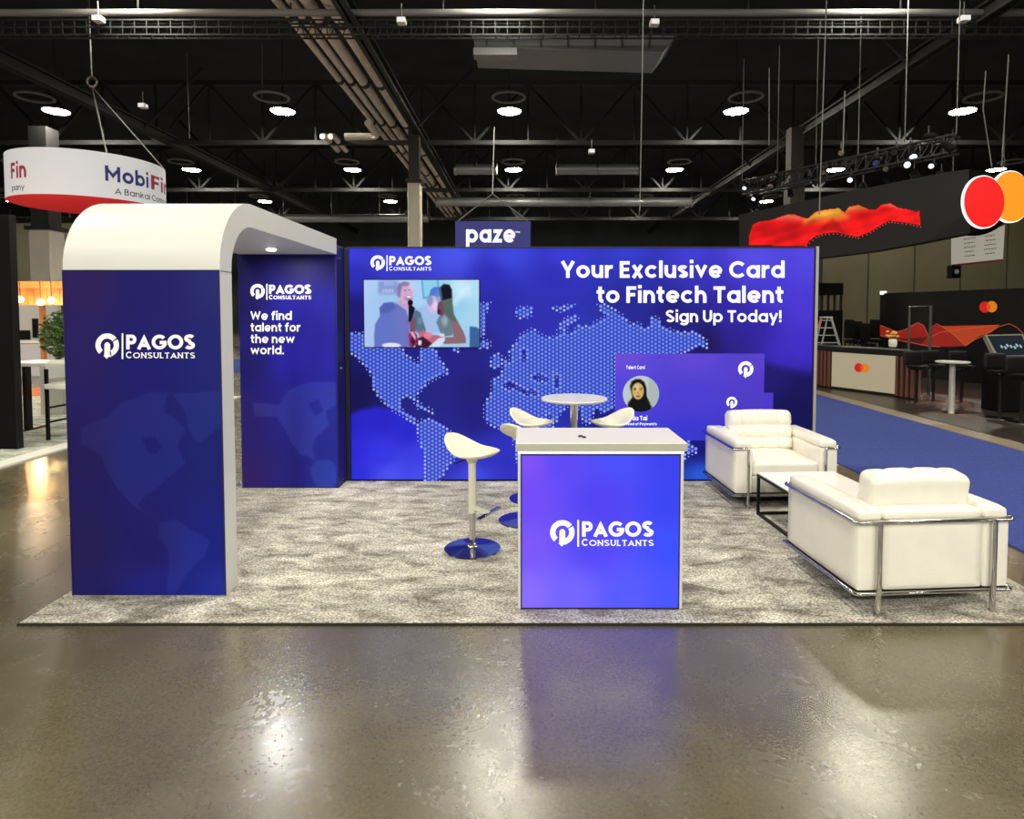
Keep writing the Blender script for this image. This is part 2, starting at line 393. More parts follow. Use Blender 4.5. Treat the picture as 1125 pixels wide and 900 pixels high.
# common materials
white = mat('white_laminate', (226, 224, 214), .4, var=.02, vscale=3)
leather = mat('cream_leather', (230, 226, 214), .42, var=.04, vscale=5, bump=.15, bscale=90)
chrome = mat('chrome', (205, 203, 196), .12, 1.0)
steel = mat('brushed_steel', (150, 148, 142), .3, 1.0)
black = mat('black_paint', (8, 8, 9), .45, spec=.3)
blackm = mat('matt_black', (5, 5, 6), .85, spec=.15)
navy = mat('navy_print', (22, 18, 92), .5)
text_lit = mat('white_backlit_ink', (245, 245, 250), .5, emit=.95)
text_w = mat('white_ink', (250, 250, 250), .5)

# ================================================================ THE HALL
floorm = nodes_floor()
mb = MB().box(-45, -30, -.2, 45, 60, 0); obj('floor', mb, floorm, kind='structure')
ceil = mat('black_deck', (34, 37, 43), .9, var=.3, vscale=.5)
obj('ceiling', MB().box(-45, -30, 13.2, 45, 60, 13.4), ceil, kind='structure')
wallm = mat('dark_wall', (56, 60, 66), .9, var=.25, vscale=.3)
obj('wall_back', MB().box(-45, 59.8, 0, 45, 60, 13.2), wallm, kind='structure')
obj('wall_left', MB().box(-45.2, -30, 0, -45, 60, 13.2), wallm, kind='structure')
obj('wall_right', MB().box(45, -30, 0, 45.2, 60, 13.2), wallm, kind='structure')
obj('wall_front', MB().box(-45, -30.2, 0, 45, -30, 13.2), wallm, kind='structure')
# beige movable partitions
beige = mat('beige_partition', (178, 170, 138), .8, var=.1, vscale=.6)
beige2 = mat('olive_partition', (88, 82, 60), .85, var=.12, vscale=.6)
seam = mat('partition_seam', (40, 38, 30), .8)
def airwall(x0, x1, y, zt, m, step, label, seams=None):
    t = thing('partition_wall', label, 'partition wall', ((x0+x1)/2, y, 0))
    mb = MB(); mbs = MB(); x = x0
    while x < x1-.01:
        mb.box(x+.04, y, 0, min(x+step, x1)-.04, y+.12, zt); mbs.box(x-.05, y+.03, 0, x+.05, y+.1, zt); x += step
    obj('panel', mb, m, t); split_obj('seam_strip', mbs, seam, t)
    obj('head_track', MB().box(x0, y-.05, zt, x1, y+.2, zt+.3), seam, t)
    return t
airwall(-45, -16, 34, 6.6, beige, 1.6, 'beige folding partition wall far behind the left booths')
airwall(V(903, 300, 30).x, 38, 30, 6.4, beige2, 2.2, 'olive beige folding partition wall behind the black booth at right')

# columns
colm = mat('painted_column', (196, 186, 168), .6, var=.06, vscale=2); coldark = mat('steel_column', (40, 34, 29), .7)
def column(X, Y, label, dark=False, w=.52, zp=7.1):
    t = thing('support_column', label, 'column', (X, Y, 0))
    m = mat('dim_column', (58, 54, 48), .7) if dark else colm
    obj('shaft', MB().box(X-w/2, Y-w/2, 0, X+w/2, Y+w/2, zp), m, t, bevel=.03)
    mb = MB().box(X-w*.42, Y-w*.42, zp, X+w*.42, Y+w*.42, 9.3)
    mb.box(X-w*.62, Y-w*.62, zp-.05, X+w*.62, Y+w*.62, zp+.1)
    obj('steel_head', mb, mat('shaded_steel', (14, 13, 12), .8) if zp < 7 else coldark, t)  # low-shaft head gets a darker steel, its dimness beside the lamp painted in
    obj('base_plate', MB().box(X-w*.7, Y-w*.7, 0, X+w*.7, Y+w*.7, .04), coldark, t)
    return t
column(-4.45, 26, 'pale square column rising behind the blue booth wall left of centre')
column(-19.6, 26, 'wide pale column seen below the round hanging sign', w=.85, zp=5.2)
column(11.1, 26, 'dim column between the lamps at upper right', dark=True, w=.62)

# roof trusses
trussm = mat('grey_steel_truss', (38, 38, 38), .6, metal=.2); trussd = mat('dark_steel_truss', (28, 28, 29), .7)
def truss(Y, z0, z1, x0, x1, step, r, label, m):
    t = thing('roof_truss', label, 'truss', ((x0+x1)/2, Y, z0))
    obj('bottom_chord', MB().bar((x0, Y, z0), (x1, Y, z0), r*2.4), m, t)
    obj('top_chord', MB().bar((x0, Y, z1), (x1, Y, z1), r*2.4), m, t)
    mb = MB(); x = x0; k = 0
    while x < x1-.1:
        a = (x, Y, z0 if k % 2 else z1); b = (x+step, Y, z1 if k % 2 else z0)
        mb.bar(a, b, r*1.3); mb.bar((x, Y, z0), (x, Y, z1), r); x += step; k += 1
    obj('web', mb, m, t); return t
truss(27.6, 9.15, 11.7, -32, 32, 2.3, .075, 'steel roof truss spanning behind the nearest lamp row', trussm)
truss(37.8, 9.1, 11.6, -40, 40, 2.3, .085, 'steel roof truss between the second and third lamp rows', trussm)
truss(48.6, 9.0, 11.5, -44, 44, 2.3, .1, 'farthest steel roof truss near the back wall', trussd)
for X, lab in ((-15.2, 'steel girder running away overhead at upper left'), (-4.3, 'steel girder running to the pale centre column'), (11.45, 'steel girder running to the dim right column')):
    t = thing('roof_girder', lab, 'girder', (X, 10, 9))
    mb = MB().box(X-.16, 6, 9.0, X+.16, 58, 9.06).box(X-.16, 6, 9.34, X+.16, 58, 9.4).box(X-.03, 6, 9.0, X+.03, 58, 9.4)
    obj('beam', mb, trussm, t)
    mb = MB()
    for k in range(8): mb.bar((X, 6+6.5*k, 9.2), (X+2.3*(1 if k % 2 else -1), 6+6.5*k+.2, 11.6), .12)
    split_obj('brace', mb, trussd, t)
# cable tray crossing above
t = thing('catwalk_truss', 'pale pipe with lattice cable tray crossing the whole top of the picture', 'catwalk', (0, 16, 8.8))
pp = V(600, 14, 16).z; zb = V(600, 38, 16).z
obj('top_pipe', MB().tube([(-22, 16, pp), (22, 16, pp)], .085, 12), mat('pale_pipe', (128, 126, 124), .5), t)
mb = MB()
for z in (zb, zb+.18, zb+.36): mb.bar((-22, 16, z), (22, 16, z), .035)
for z in (zb, zb+.36): mb.bar((-22, 16.22, z), (22, 16.22, z), .035)
split_obj('rail', mb, trussm, t); mb = MB()
for i in range(147):
    x = -22+.3*i; mb.bar((x, 16, zb), (x, 16, zb+.36), .022); mb.bar((x, 16, zb), (x, 16.22, zb), .022)
    mb.bar((x, 16.22, zb), (x+.15, 16.22, zb+.36), .02)
obj('lattice', mb, trussm, t); mb = MB()
for i in range(12): mb.tube([(-21+3.8*i, 16, pp), (-21+3.8*i, 16, 13.2)], .02, 6)
split_obj('hanger', mb, trussm, t)
# big overhead pipes
pipem = mat('insulated_pipe', (216, 203, 190), .7, var=.12, vscale=2); bandm = mat('pipe_band', (48, 30, 26), .6)
pz = 9.6
for i, (xp, r, y0, y1) in enumerate(((332, .1, 10, 52), (346, .11, 10, 52), (362, .16, 10, 56), (383, .17, 10, 56))):
    X = W(xp, 36, pz).x
    nm = ('leftmost and thinnest', 'second from the left', 'thick, third from the left', 'thick, rightmost')[i]
    t = thing('ceiling_pipe', f'brown insulated overhead pipe, {nm} of the row of four', 'pipe', (X, 20, pz-r), group='overhead pipes above the booth')
    obj('run', MB().tube([(X, y0, pz), (X, y1, pz)], r, 16), pipem, t)
    mb = MB()
    for k in range(9):
        yy = 12.2+4.6*k+.1*i; mb.tube([(X, yy, pz), (X, yy+.25, pz)], r*1.12, 16)
    split_obj('band', mb, bandm, t)
obj('ceiling_pipe', MB().tube([V(379, 150, 26.3), V(408, 150, 26.3), V(412, 149.5, 26.2), V(414, 147.5, 26), V(404, 135, 25)], .14, 12), pipem,
    cat='pipe', label='short pipe elbow turning left off the overhead pipes near the column')
obj('ceiling_pipe', MB().tube([V(354, 150, 26.5), V(358, 150, 26.8), V(371, 165, 29)], .12, 12), pipem, cat='pipe', label='short slanting pipe stub left of the overhead elbow')
obj('ceiling_pipe', MB().tube([V(363, 150, 26.5), V(367, 150, 26.8), V(380, 165, 29)], .12, 12), pipem, cat='pipe', label='short slanting pipe stub next to the overhead elbow')
# ductwork
ductm = mat('galvanised_duct', (150, 150, 152), .45, metal=.5)
a, b, c_, d = V(520, 37, 19), V(745, 37, 19), V(728, 58, 19), V(521, 52, 19)
t = thing('air_duct', 'wide grey metal air duct under the roof at top centre', 'air duct', (a.x, 19, c_.z))
obj('duct_body', MB().prism([d, c_, b, a], (0, 1.6, 0)), ductm, t, bevel=.02)
mb = MB()
for k in range(7):
    x = a.x+(c_.x-a.x)*(k+.5)/7; mb.box(x-.03, 18.96, d.z-.02, x+.03, 18.99, a.z)
split_obj('duct_flange', mb, steel, t)
a, b = V(520, 52, 18.6), V(568, 60, 18.6)
obj('duct_drop', MB().box(a.x, 18.6, b.z, b.x, 18.98, a.z), ductm, t)
for (x0, x1, y0, D, lab) in ((500, 545, 186, 33, 'long grey duct left of the small hanging blue sign'), (612, 700, 186, 33, 'long grey duct right of the small hanging blue sign'), (100, 470, 240, 44, 'far round duct behind the white archway'), (480, 760, 222, 40, 'far round duct above the blue sign')):
    p, q = V(x0, y0, D), V(x1, y0, D)
    t = thing('air_duct', lab, 'air duct', ((p.x+q.x)/2, D, p.z-.3)); obj('duct_body', MB().tube([p, q], .28, 14), ductm, t)
    mb = MB()
    n = max(2, int((q.x-p.x)/3))
    for k in range(n+1):
        x = p.x+(q.x-p.x)*k/n; mb.tube([(x-.05, D, p.z), (x+.05, D, p.z)], .31, 14); mb.tube([(x, D, p.z), (x, D, 11)], .02, 5)
    split_obj('duct_collar', mb, steel, t)

# high-bay lamps
lampm = mat('lamp_glow', (255, 244, 200), .5, emit=1.0); lb = lampm.node_tree.nodes['Principled BSDF']
LP = 430.0; LR = .45
lb.inputs['Emission Color'].default_value = (1, .95, .8, 1); lb.inputs['Emission Strength'].default_value = LP/(PI*PI*LR*LR)*1.0
def make_lamp():
    t = thing('high_bay_lamp', 'x', 'lamp', (0, 0, 0))
    obj('lens', MB().lathe([(0, 0), (LR, 0), (LR, .03), (0, .03)], 20), lampm, t, local=True)
    obj('housing', MB().lathe([(LR+.01, .02), (LR+.05, 0), (LR+.06, .05), (.2, .2), (.14, .42), (.05, .46)], 20), steel, t, local=True)
    obj('hanger_rod', MB().tube([(0, 0, .45), (0, 0, 3.2)], .02, 6), trussm, t, local=True)
    obj('guard_ring', MB().tube([(.62*math.cos(a*PI/12), -1.1+.62*math.sin(a*PI/12), .2) for a in range(24)], .05, 8, closed=True), mat('ring_grey', (130, 130, 126), .5), t, local=True)
    mb = MB()
    for s in (-1, 1): mb.bar((s*.4, -.62, .2), (s*.1, -.05, .3), .04)
    split_obj('ring_arm', mb, trussm, t, local=True); return t
lamp0 = make_lamp(); first = True
rows = ((25.6, 'front row', range(-2, 3)), (35.9, 'second row', range(-3, 4)), (46.0, 'third row', range(-4, 5)))
ordn = ['leftmost', 'second from left', 'third from left', 'fourth from left', 'fifth from left', 'sixth from left', 'seventh from left', 'eighth from left', 'ninth from left']
used = []
for (Y, rn, ks) in rows:
    for i, k in enumerate(ks):
        loc = (-.56+9.1*k, Y, 9.85); used.append((k, Y))
        lab = f'glowing round high bay lamp, {ordn[i]} in the {rn} of roof lamps'
        if first: place(lamp0, loc, 0); lamp0['label'] = lab; lamp0['group'] = 'high bay lamps under the roof'; first = False
        else: dup(lamp0, loc, 0, lab, 'high bay lamps under the roof')
def area(name, loc, power, size, color=(1, .95, .8), aim=None, shape='DISK', sy=None):
    l = bpy.data.lights.new(name, 'AREA'); l.energy = power; l.size = size; l.shape = shape; l.color = color
    if sy: l.size_y = sy
    o = bpy.data.objects.new(name, l); C.objects.link(o); o.location = loc
    if aim is not None:
        o.rotation_euler = (Vector(aim)-Vector(loc)).to_track_quat('-Z', 'Y').to_euler()
    return o
for Y in (15.4, 5.2, -5.0, -15.0):
    for k in range(-3, 4): area('hall_lamp', (-.56+9.1*k, Y, 9.85), LP*(.5 if Y > 10 else 1.08), LR*2)
# unseen floods added behind the viewer to brighten upright booth faces
for X in (-5, 0, 5): area('fill_flood', (X, -7, 6.5), 330, .6, (1, .97, .88), aim=(X*.3, 5, .6))

# ================================================================ LIGHTING RIG / HANGING CABLES
cabm = mat('steel_cable', (120, 120, 118), .5, metal=.6)
def cable(pts, r, label, fn='suspension_cable'):
    return obj(fn, MB().tube(pts, r, 6), cabm, label=label, cat='cable', group='hanging cables')
cable([V(288, 48, 24), V(288, 108, 24)], .02, 'rod dropping to the lamp above the archway at left')
cable([V(205, 58, 22), V(208, 152, 22)], .018, 'thin hanging cable right of the round sign ring')
cable([V(707, 0, 12), V(703, 232, 12)], .009, 'long thin cable hanging right of centre')
cable([V(908, 0, 13), V(900, 236, 13)], .012, 'long thin cable hanging in front of the red wave')
cable([V(928, 100, 16), V(926, 168, 16)], .018, 'short cable holding a lighting pod')
cable([V(1083, 78, 14), V(1080, 120, 14), V(1090, 186, 14)], .012, 'cable dropping to the red and orange discs')
cable([V(845, 75, 18), V(845, 160, 18)], .015, 'thin cable left of the dim column')
cable([V(543, 140, 14), V(541, 213, 12)], .012, 'cable dropping to the small blue sign')
# rigging truss with stage lights (upper right)
rigm = mat('rig_alu', (70, 70, 72), .35, metal=.8); spotm = mat('spot_face', (230, 235, 240), .3, emit=1.6)
t = thing('lighting_truss', 'dark box truss with stage lights above the red wave sign', 'lighting truss', V(930, 200, 17))
A = V(815, 214, 19); B = V(1050, 166, 15); mb = MB()
up = Vector((0, 0, .4)); side = Vector((.28, .28, 0))
for o_ in (Vector((0, 0, 0)), up, side, up+side): mb.tube([A+o_, B+o_], .03, 6)
n = 22
for k in range(n):
    p = A.lerp(B, k/n); q = A.lerp(B, (k+1)/n)
    mb.tube([p, q+up], .014, 5); mb.tube([p+side, q+side+up], .014, 5); mb.tube([p, p+up], .014, 5); mb.tube([p+up, q+up+side], .014, 5)
obj('truss_frame', mb, rigm, t)
mb = MB()
for k in range(6): p = A.lerp(B, k/5); mb.tube([p+up, p+Vector((0, 0, 4))], .012, 5)
split_obj('hoist_cable', mb, cabm, t)
def spot(p, d, s, face, lab):
    r = thing('stage_light', lab, 'stage light', p, 0, 'stage lights on the dark truss')
    d = Vector(d).normalized(); p = Vector(p); e = p+d*s
    obj('can', MB().tube([p-d*s*.6, p-d*s*.2, e], [s*.22, s*.42, s*.5], 12), blackm, r)
    obj('clamp', MB().tube([p+Vector((0, 0, s*.45)), p+Vector((0, 0, s*1.3))], s*.1, 6), rigm, r)
    if face: obj('bright_lens', MB().tube([e, e+d*.02], s*.34, 12), spotm, r)
    else: obj('lens', MB().tube([e, e+d*.02], s*.34, 12), chrome, r)
places = [(820, 203, 1), (830, 215, 1), (838, 228, 0), (852, 200, 0), (868, 210, 0), (890, 196, 0), (924, 168, 1), (905, 190, 0), (935, 196, 1), (948, 205, 0), (964, 176, 1), (972, 186, 1),
          (985, 168, 1), (992, 180, 1), (1000, 166, 1), (1004, 190, 0), (1020, 150, 1), (1026, 182, 1), (1034, 192, 0), (1040, 160, 0)]
whr = ['at its left end', 'low at its left end', 'lowest at its left end', 'second from the column', 'below the dim column', 'left of the long cable', 'on the short cable', 'beside the long cable', 'near its middle', 'low near its middle', 'left of the bright cluster', 'in the bright cluster, left', 'top of the bright cluster', 'centre of the bright cluster', 'right of the bright cluster', 'low right of the bright cluster', 'highest, near the right lamp', 'right end cluster, low', 'lowest at its right end', 'at its right end']
for (x, y, f), w_ in zip(places, whr):
    D = 19-4*(x-815)/235; p = V(x, y, D)
    spot(p, (random.uniform(-.8, .4), -random.uniform(.3, 1), -random.uniform(.1, .8)), random.uniform(.16, .26), f and random.random() < .6, f'small black stage light on the dark truss, {w_}')
# ceiling speckle lamps (small flood units)
for x, y, D, lab in ((210, 70/3+46, 18, 0), (108, 22, 15.8, 'left of the ring cable'), (441, 24, 15.8, 'left of centre on the lattice tray'), (719, 26, 15.8, 'right of centre on the lattice tray'), (1059, 22, 15.8, 'at far right under the lattice tray'), (157, 117, 20, 'above the archway corner'), (650, 167, 22, 'right of the centre lamp')):
    if lab == 0: continue
    p = V(x, y, D); r = thing('flood_light', f'small white flood light {lab}', 'flood light', p, 0, 'small flood lights')
    obj('head', MB().box(p.x-.11, D-.1, p.z-.05, p.x+.11, D+.12, p.z+.09), white, r, bevel=.02)
    obj('yoke', MB().tube([p+Vector((0, 0, .08)), p+Vector((0, 0, .45))], .015, 6), cabm, r)
    obj('face', MB().box(p.x-.09, D-.112, p.z-.04, p.x+.09, D-.1, p.z+.07), mat('flood_face', (235, 235, 235), .4, emit=.9), r)

# ================================================================ ROUND HANGING SIGN (left)
ang = math.radians(34.35); dist = 20.0; cx, cy = -math.sin(ang)*dist, math.cos(ang)*dist; RR = .0861*dist
zb_, zt_ = H+.1390*dist, H+.193*dist
t = thing('hanging_sign', 'round white hanging sign with red underside at upper left', 'hanging sign', (cx, cy, zb_))
bandw = mat('white_sign_band', (214, 214, 220), .6, emit=.25, ecol=(225, 226, 235))
N_ = 72; mb = MB()
prof = [(RR, 0), (RR, zt_-zb_), (RR-.06, zt_-zb_), (RR-.06, .03)]
mb.lathe([(RR, 0), (RR, zt_-zb_)], N_, (cx, cy, zb_)); mb.f = mb.f[:N_]
mb.lathe([(RR-.05, .02), (RR-.05, zt_-zb_)], N_, (cx, cy, zb_)); mb.f = mb.f[:2*N_]
obj('band', mb, bandw, t)
obj('underside', MB().lathe([(RR*.999, 0), (RR*.999, .02)], N_, (cx, cy, zb_-.001)), mat('red_fabric', (215, 14, 24), .6, emit=.45), t)
def cyl_text(s, xa, xb, ytop_frac, ybot_frac, m, name, tt=.2, first_w=None):
    """text wrapped on the band; xa,xb in degrees about the axis"""
    q, w = text_quads(s, tt, .13, .3); mb = MB()
    def fn(a, b):
        th = math.radians(xa+(xb-xa)*a/w); z = zb_+(zt_-zb_)*(ybot_frac+(ytop_frac-ybot_frac)*b); r = RR+.006
        return (cx+r*math.cos(th), cy+r*math.sin(th), z)
    for k in q:
        # subdivide so long strokes follow the curve
        mb.add([fn(p[0], p[1]) for p in k], [(0, 1, 2, 3)])
    return obj(name, mb, m, t)
def th_of(px):   # angle on the near side of the band that projects at pixel px
    best = None
    for i in range(2200, 3890):
        a = math.radians(i/10); P = np.array([[cx+RR*math.cos(a), cy+RR*math.sin(a), 5]])
        if (cx*math.cos(a)+cy*math.sin(a)) > 0: continue
        x, _ = proj(P)
        if best is None or abs(x[0]-px) < best[0]: best = (abs(x[0]-px), i/10)
    return best[1]
blue_ink = mat('sign_blue_ink', (36, 40, 130), .5); red_ink = mat('sign_red_ink', (170, 24, 70), .5)
a0, a1 = th_of(115.5), th_of(163)
cyl_text('Mobi', a0, a1, .72, .38, blue_ink, 'lettering_blue', .2)
a_f = th_of(183.5)
cyl_text('Fin', th_of(166), a_f, .72, .38, red_ink, 'lettering_red', .2)
cyl_text('A Bankai Company', th_of(126), th_of(185.8), .25, .11, mat('sign_grey_ink', (60, 60, 80), .5), 'tagline', .13)
cyl_text('Fin', th_of(12.5), th_of(29), .70, .36, red_ink, 'lettering_red', .2)
cyl_text('pany', th_of(13), th_of(26.5), .22, .10, MATS['sign_grey_ink'], 'tagline', .13)
ring = V(101, 90, 17)
obj('ring', MB().tube([ring+Vector((.13*math.cos(k*PI/8), 0, .13*math.sin(k*PI/8))) for k in range(16)], .028, 8, closed=True), steel, t)
mb = MB().tube([ring+Vector((0, 0, .13)), V(97, -10, 17)], .022, 6)
for a in (20, th_of(118)): mb.tube([ring-Vector((0, 0, .13)), (cx+RR*math.cos(math.radians(a)), cy+RR*math.sin(math.radians(a)), zt_)], .018, 6)
split_obj('sling', mb, cabm, t)

# ================================================================ SMALL BLUE HANGING SIGN
D = 12.0; pl = Plane((0, D, 0), (0, -1, 0))
a, b = V(500, 243, D), V(583, 243, D); zb2 = 2.3
t = thing('hanging_sign', 'small dark blue hanging sign above the blue booth wall', 'hanging sign', ((a.x+b.x)/2, D, zb2))
obj('panel', MB().box(a.x, D, zb2, b.x, D+.12, a.z), mat('royal_fabric', (32, 36, 128), .6, emit=.5), t, bevel=.01)
mb = MB(); text_px(mb, 'paze', 512, 566, 247.5, 266.5, pl, .006, t=.21, gap=.1); obj('lettering', mb, text_lit, t)
mb = MB(); text_px(mb, 'T', 566, 568, 254, 256, pl, .006); text_px(mb, 'M', 568.5, 571, 254, 256, pl, .006); obj('small_mark', mb, text_lit, t)
ap = V(541, 213, D)
split_obj('sling', MB().tube([V(503, 243, D), ap, V(580, 243, D)], .014, 6), cabm, t)

# ================================================================ BOOTH CARPET, AISLES
carpet = nodes_carpet('grey_booth_carpet', (124, 119, 108), (176, 171, 159), (214, 209, 197))
fl = W(22, 687)
ct = obj('booth_carpet', MB().box(fl.x, fl.y, 0, 3.21, 6.49, .016), carpet, label='mottled grey carpet under the blue booth', cat='carpet')
obj('edge_shadow_strip', MB().box(fl.x-.008, fl.y-.01, 0, 3.21, fl.y, .013).box(fl.x-.01, fl.y-.01, 0, fl.x, 6.49, .010), mat('edge_shadow', (30, 28, 25), .9), ct, label='dark strip painted as the carpet edge shadow')  # shadow line along the carpet edge, put in as a dark strip
bluec = mat('blue_aisle_carpet', (62, 74, 138), .95, spec=.1, var=.14, vscale=30, bump=.4, bscale=120)
obj('aisle_carpet', MB().box(3.7, 1.0, 0, 6.35, 34, .012), bluec, label='wide blue aisle carpet running back at right', cat='carpet')
edge = mat('tan_floor_strip', (128, 116, 98), .5, var=.1)
obj('floor_strip', MB().box(6.36, 5.0, 0, 6.72, 22, .015), edge, label='narrow tan strip along the far edge of the blue aisle', cat='floor strip')
dkf = mat('dark_booth_floor', (40, 35, 29), .35, var=.25, vscale=2)
obj('booth_flooring', MB().box(6.72, 5.0, 0, 22, 24, .02), dkf, label='dark glossy flooring of the black booth at right', cat='flooring')
lc = nodes_carpet('pale_green_carpet', (140, 146, 130), (186, 190, 176), (222, 222, 210))
obj('booth_carpet', MB().box(-16, 7.3, 0, -6.2, 13.2, .016), lc, label='pale grey green carpet of the left neighbouring booth', cat='carpet')
obj('floor_strip', MB().box(-6.2, 6.4, 0, -5.95, 13.2, .02).box(-16, 7.0, 0, -6.2, 7.3, .02), mat('white_edge_strip', (225, 224, 215), .6), label='white edging strip of the left neighbouring booth', cat='floor strip')
obj('aisle_carpet', MB().box(-34, 18.5, 0, -8, 24, .012), bluec, label='strip of blue carpet far back at left', cat='carpet')
obj('floor_mat', MB().lathe([(1.25, 0), (1.25, .014)], 40, (-10.2, 14.5, 0)), mat('rust_mat', (166, 92, 62), .8, var=.3), label='rust coloured round mat behind the high table at left', cat='mat')

# ================================================================ ARCHWAY
X0, X1 = -2.80, -1.846; YF = 3.832; YB = 6.24; ZT = 2.505; R0 = .47; TH = .155
t = thing('booth_archway', 'white arch with curved roof on navy printed panels at left of the booth', 'archway', ((X0+X1)/2, YF, .016))
arch_white = mat('arch_white', (214, 214, 208), .38, var=.015, vscale=2)
outer = [(YF, .016), (YF, ZT-R0)]+[(YF+R0-R0*math.cos(a), ZT-R0+R0*math.sin(a)) for a in [PI/2*i/20 for i in range(1, 21)]]+[(YB, ZT)]
ri = R0-TH
inner = [(YF+TH, .016), (YF+TH, ZT-R0)]+[(YF+R0-ri*math.cos(a), ZT-R0+ri*math.sin(a)) for a in [PI/2*i/20 for i in range(1, 21)]]+[(YB, ZT-TH)]
mb = MB(); n = len(outer)
vs = []
for X in (X0, X1):
    vs += [(X, y, z) for y, z in outer]+[(X, y, z) for y, z in inner]
fs = []
for i in range(n-1):
    fs.append((i, i+1, n+i+1, n+i)); fs.append((2*n+i+1, 2*n+i, 3*n+i, 3*n+i+1))
    fs.append((i+1, i, 2*n+i, 2*n+i+1)); fs.append((n+i, n+i+1, 3*n+i+1, 3*n+i))
fs += [(n-1, 2*n+n-1, 3*n+n-1, 2*n-1), (0, n, 3*n, 2*n)]
mb.add(vs, fs); obj('curved_frame', mb, arch_white, t)
zj = ZT-R0-.006
seamm = mat('seam_line', (70, 68, 64), .7)
obj('joint_line', MB().box(X0-.001, YF+.01, zj-.004, X1+.0015, YF+TH+.001, zj), seamm, t)
# front print
def bez(pts, k): return [(x/k[2]+k[0], y/k[2]+k[1]) for x, y in pts]
kT = (70, 400, 3.214)
NA_T = bez([(60,225),(150,190),(200,140),(300,100),(370,100),(360,130),(352,170),(390,190),(430,230),(400,290),(430,350),(370,400),(330,440),(280,470),(262,500),(300,530),(255,510),(190,440),(150,370),(130,320),(80,290),(60,285)], kT)
HB_T = bez([(275,262),(320,255),(345,290),(330,318),(300,315)], kT)
GR_T = bez([(385,105),(570,95),(572,215),(540,232),(500,262),(475,282),(440,230),(430,170)], kT)
SA_T = bez([(340,560),(400,548),(440,580),(515,622),(500,680),(460,710),(430,750),(400,800),(380,828),(362,800),(372,720),(370,660),(336,610)], kT)
def soft(px, py, poly, w=.8):
    i = inpoly(px, py, poly); d = polydist(px, py, poly); s = np.where(i, d, -d); return np.clip(s/w*.5+.5, 0, 1)
def f_tower(x, y):
    c = rbf(x, y, [(90,310,(44,26,98)),(160,310,(30,24,112)),(240,310,(36,40,122)),(90,400,(40,28,104)),(160,400,(28,26,120)),(240,400,(30,36,124)),(90,500,(34,24,96)),(160,500,(26,28,120)),(240,500,(26,34,122)),
                   (90,600,(36,26,92)),(160,600,(30,26,110)),(240,600,(26,34,140)),(90,650,(34,28,104)),(170,650,(32,34,140)),(240,650,(30,44,160))])
    m = np.maximum.reduce([soft(x, y, NA_T)*(1-soft(x, y, HB_T)), soft(x, y, GR_T), soft(x, y, SA_T)])
    return c*(1-m[..., None])+(c*1.0+np.array((7, 11, 13)))*m[..., None]
pm_t = printmat('tower_print', 0, .8, .5)
zt1 = 2.026
mb = picture((X0+.004, YF-.006, zt1), (X1-.004, YF-.006, zt1), (X0+.004, YF-.006, .02), 110, 230, f_tower)
pt = obj('front_print', mb, pm_t, t, smooth=0)
obj('print_trim', MB().box(X0, YF-.008, .016, X0+.006, YF, zt1).box(X1-.006, YF-.008, .016, X1, YF, zt1).box(X0, YF-.008, zt1, X1, YF, zt1+.006), mat('navy_edge', (16, 14, 60), .6), t)
plT = Plane((0, YF-.006, 0), (0, -1, 0))
mb = MB(); logo_px(mb, lambda u, v: plT(95+(u*.963+31.7-24.6)/8.333, 350+(v*.963+44)/8.333, .003)); obj('logo', mb, text_w, pt, smooth=0)
# rear leg
ZL = 2.445
rl = obj('rear_leg', MB().box(X0-.02, YB-.008, .016, X1-.004, 6.511, ZL-.0), navy, t)
kL = (180, 210, 2.646)
NA_L = bez([(260,615),(300,618),(335,622),(360,580),(385,568),(430,555),(500,555),(502,620),(470,640),(480,680),(440,720),(432,745),(440,785),(420,770),(400,768),(372,735),(350,690),(325,655),(262,655)], kL)
HB_L = bez([(420,615),(450,605),(465,640),(440,655)], kL)
SA_L = bez([(425,805),(445,782),(485,782),(502,800),(502,850),(490,866),(445,866),(432,835)], kL)
def f_leg(x, y):
    c = rbf(x, y, [(270,285,(22,16,72)),(320,285,(24,20,86)),(368,285,(32,28,104)),(270,330,(24,18,88)),(320,340,(30,26,136)),(366,340,(36,34,150)),(270,400,(30,24,110)),(320,400,(38,32,166)),(366,400,(38,34,160)),
                   (270,460,(46,32,122)),(320,460,(38,34,150)),(366,460,(40,44,160)),(270,525,(54,34,116)),(320,525,(40,36,140)),(366,525,(34,46,160))])
    m = np.maximum.reduce([soft(x, y, NA_L)*(1-soft(x, y, HB_L)), soft(x, y, SA_L)])
    return c*(1-m[..., None])+(c+np.array((11, 18, 16)))*m[..., None]
YL = YB-.012
mb = picture((X0-.015, YL, ZT-TH-.006), (X1-.018, YL, ZT-TH-.006), (X0-.015, YL, .03), 80, 190, f_leg)
pl_ = obj('rear_print', mb, printmat('leg_print', .12, .8, .5), t, smooth=0)
plL = Plane((0, YL, 0), (0, -1, 0))
mb = MB(); logo_px(mb, lambda u, v: plL(269.5+u*.0707, 305.3+v*.0707, .003)); obj('logo', mb, text_w, pl_, smooth=0)
mb = MB()
for s, x1, yb in (('We find', 320.5, 351.5), ('talent for', 330, 364.3), ('the new', 323.5, 377), ('world.', 312, 389.3)):
    mb = MB(); text_px(mb, s, 275.3, x1, yb-9.3, yb, plL, .003, t=.18, gap=.11, space=.3)
    obj('slogan_line', mb, text_w, pl_, smooth=0)
for py in (284, 405, 527):
    p = V(377.5, py, 6.36); p.x = X1-.004
    obj('bolt', MB().tube([p, p+Vector((.012, 0, 0))], .012, 10), chrome, rl)
dl = W(298, 274, ZT-TH)
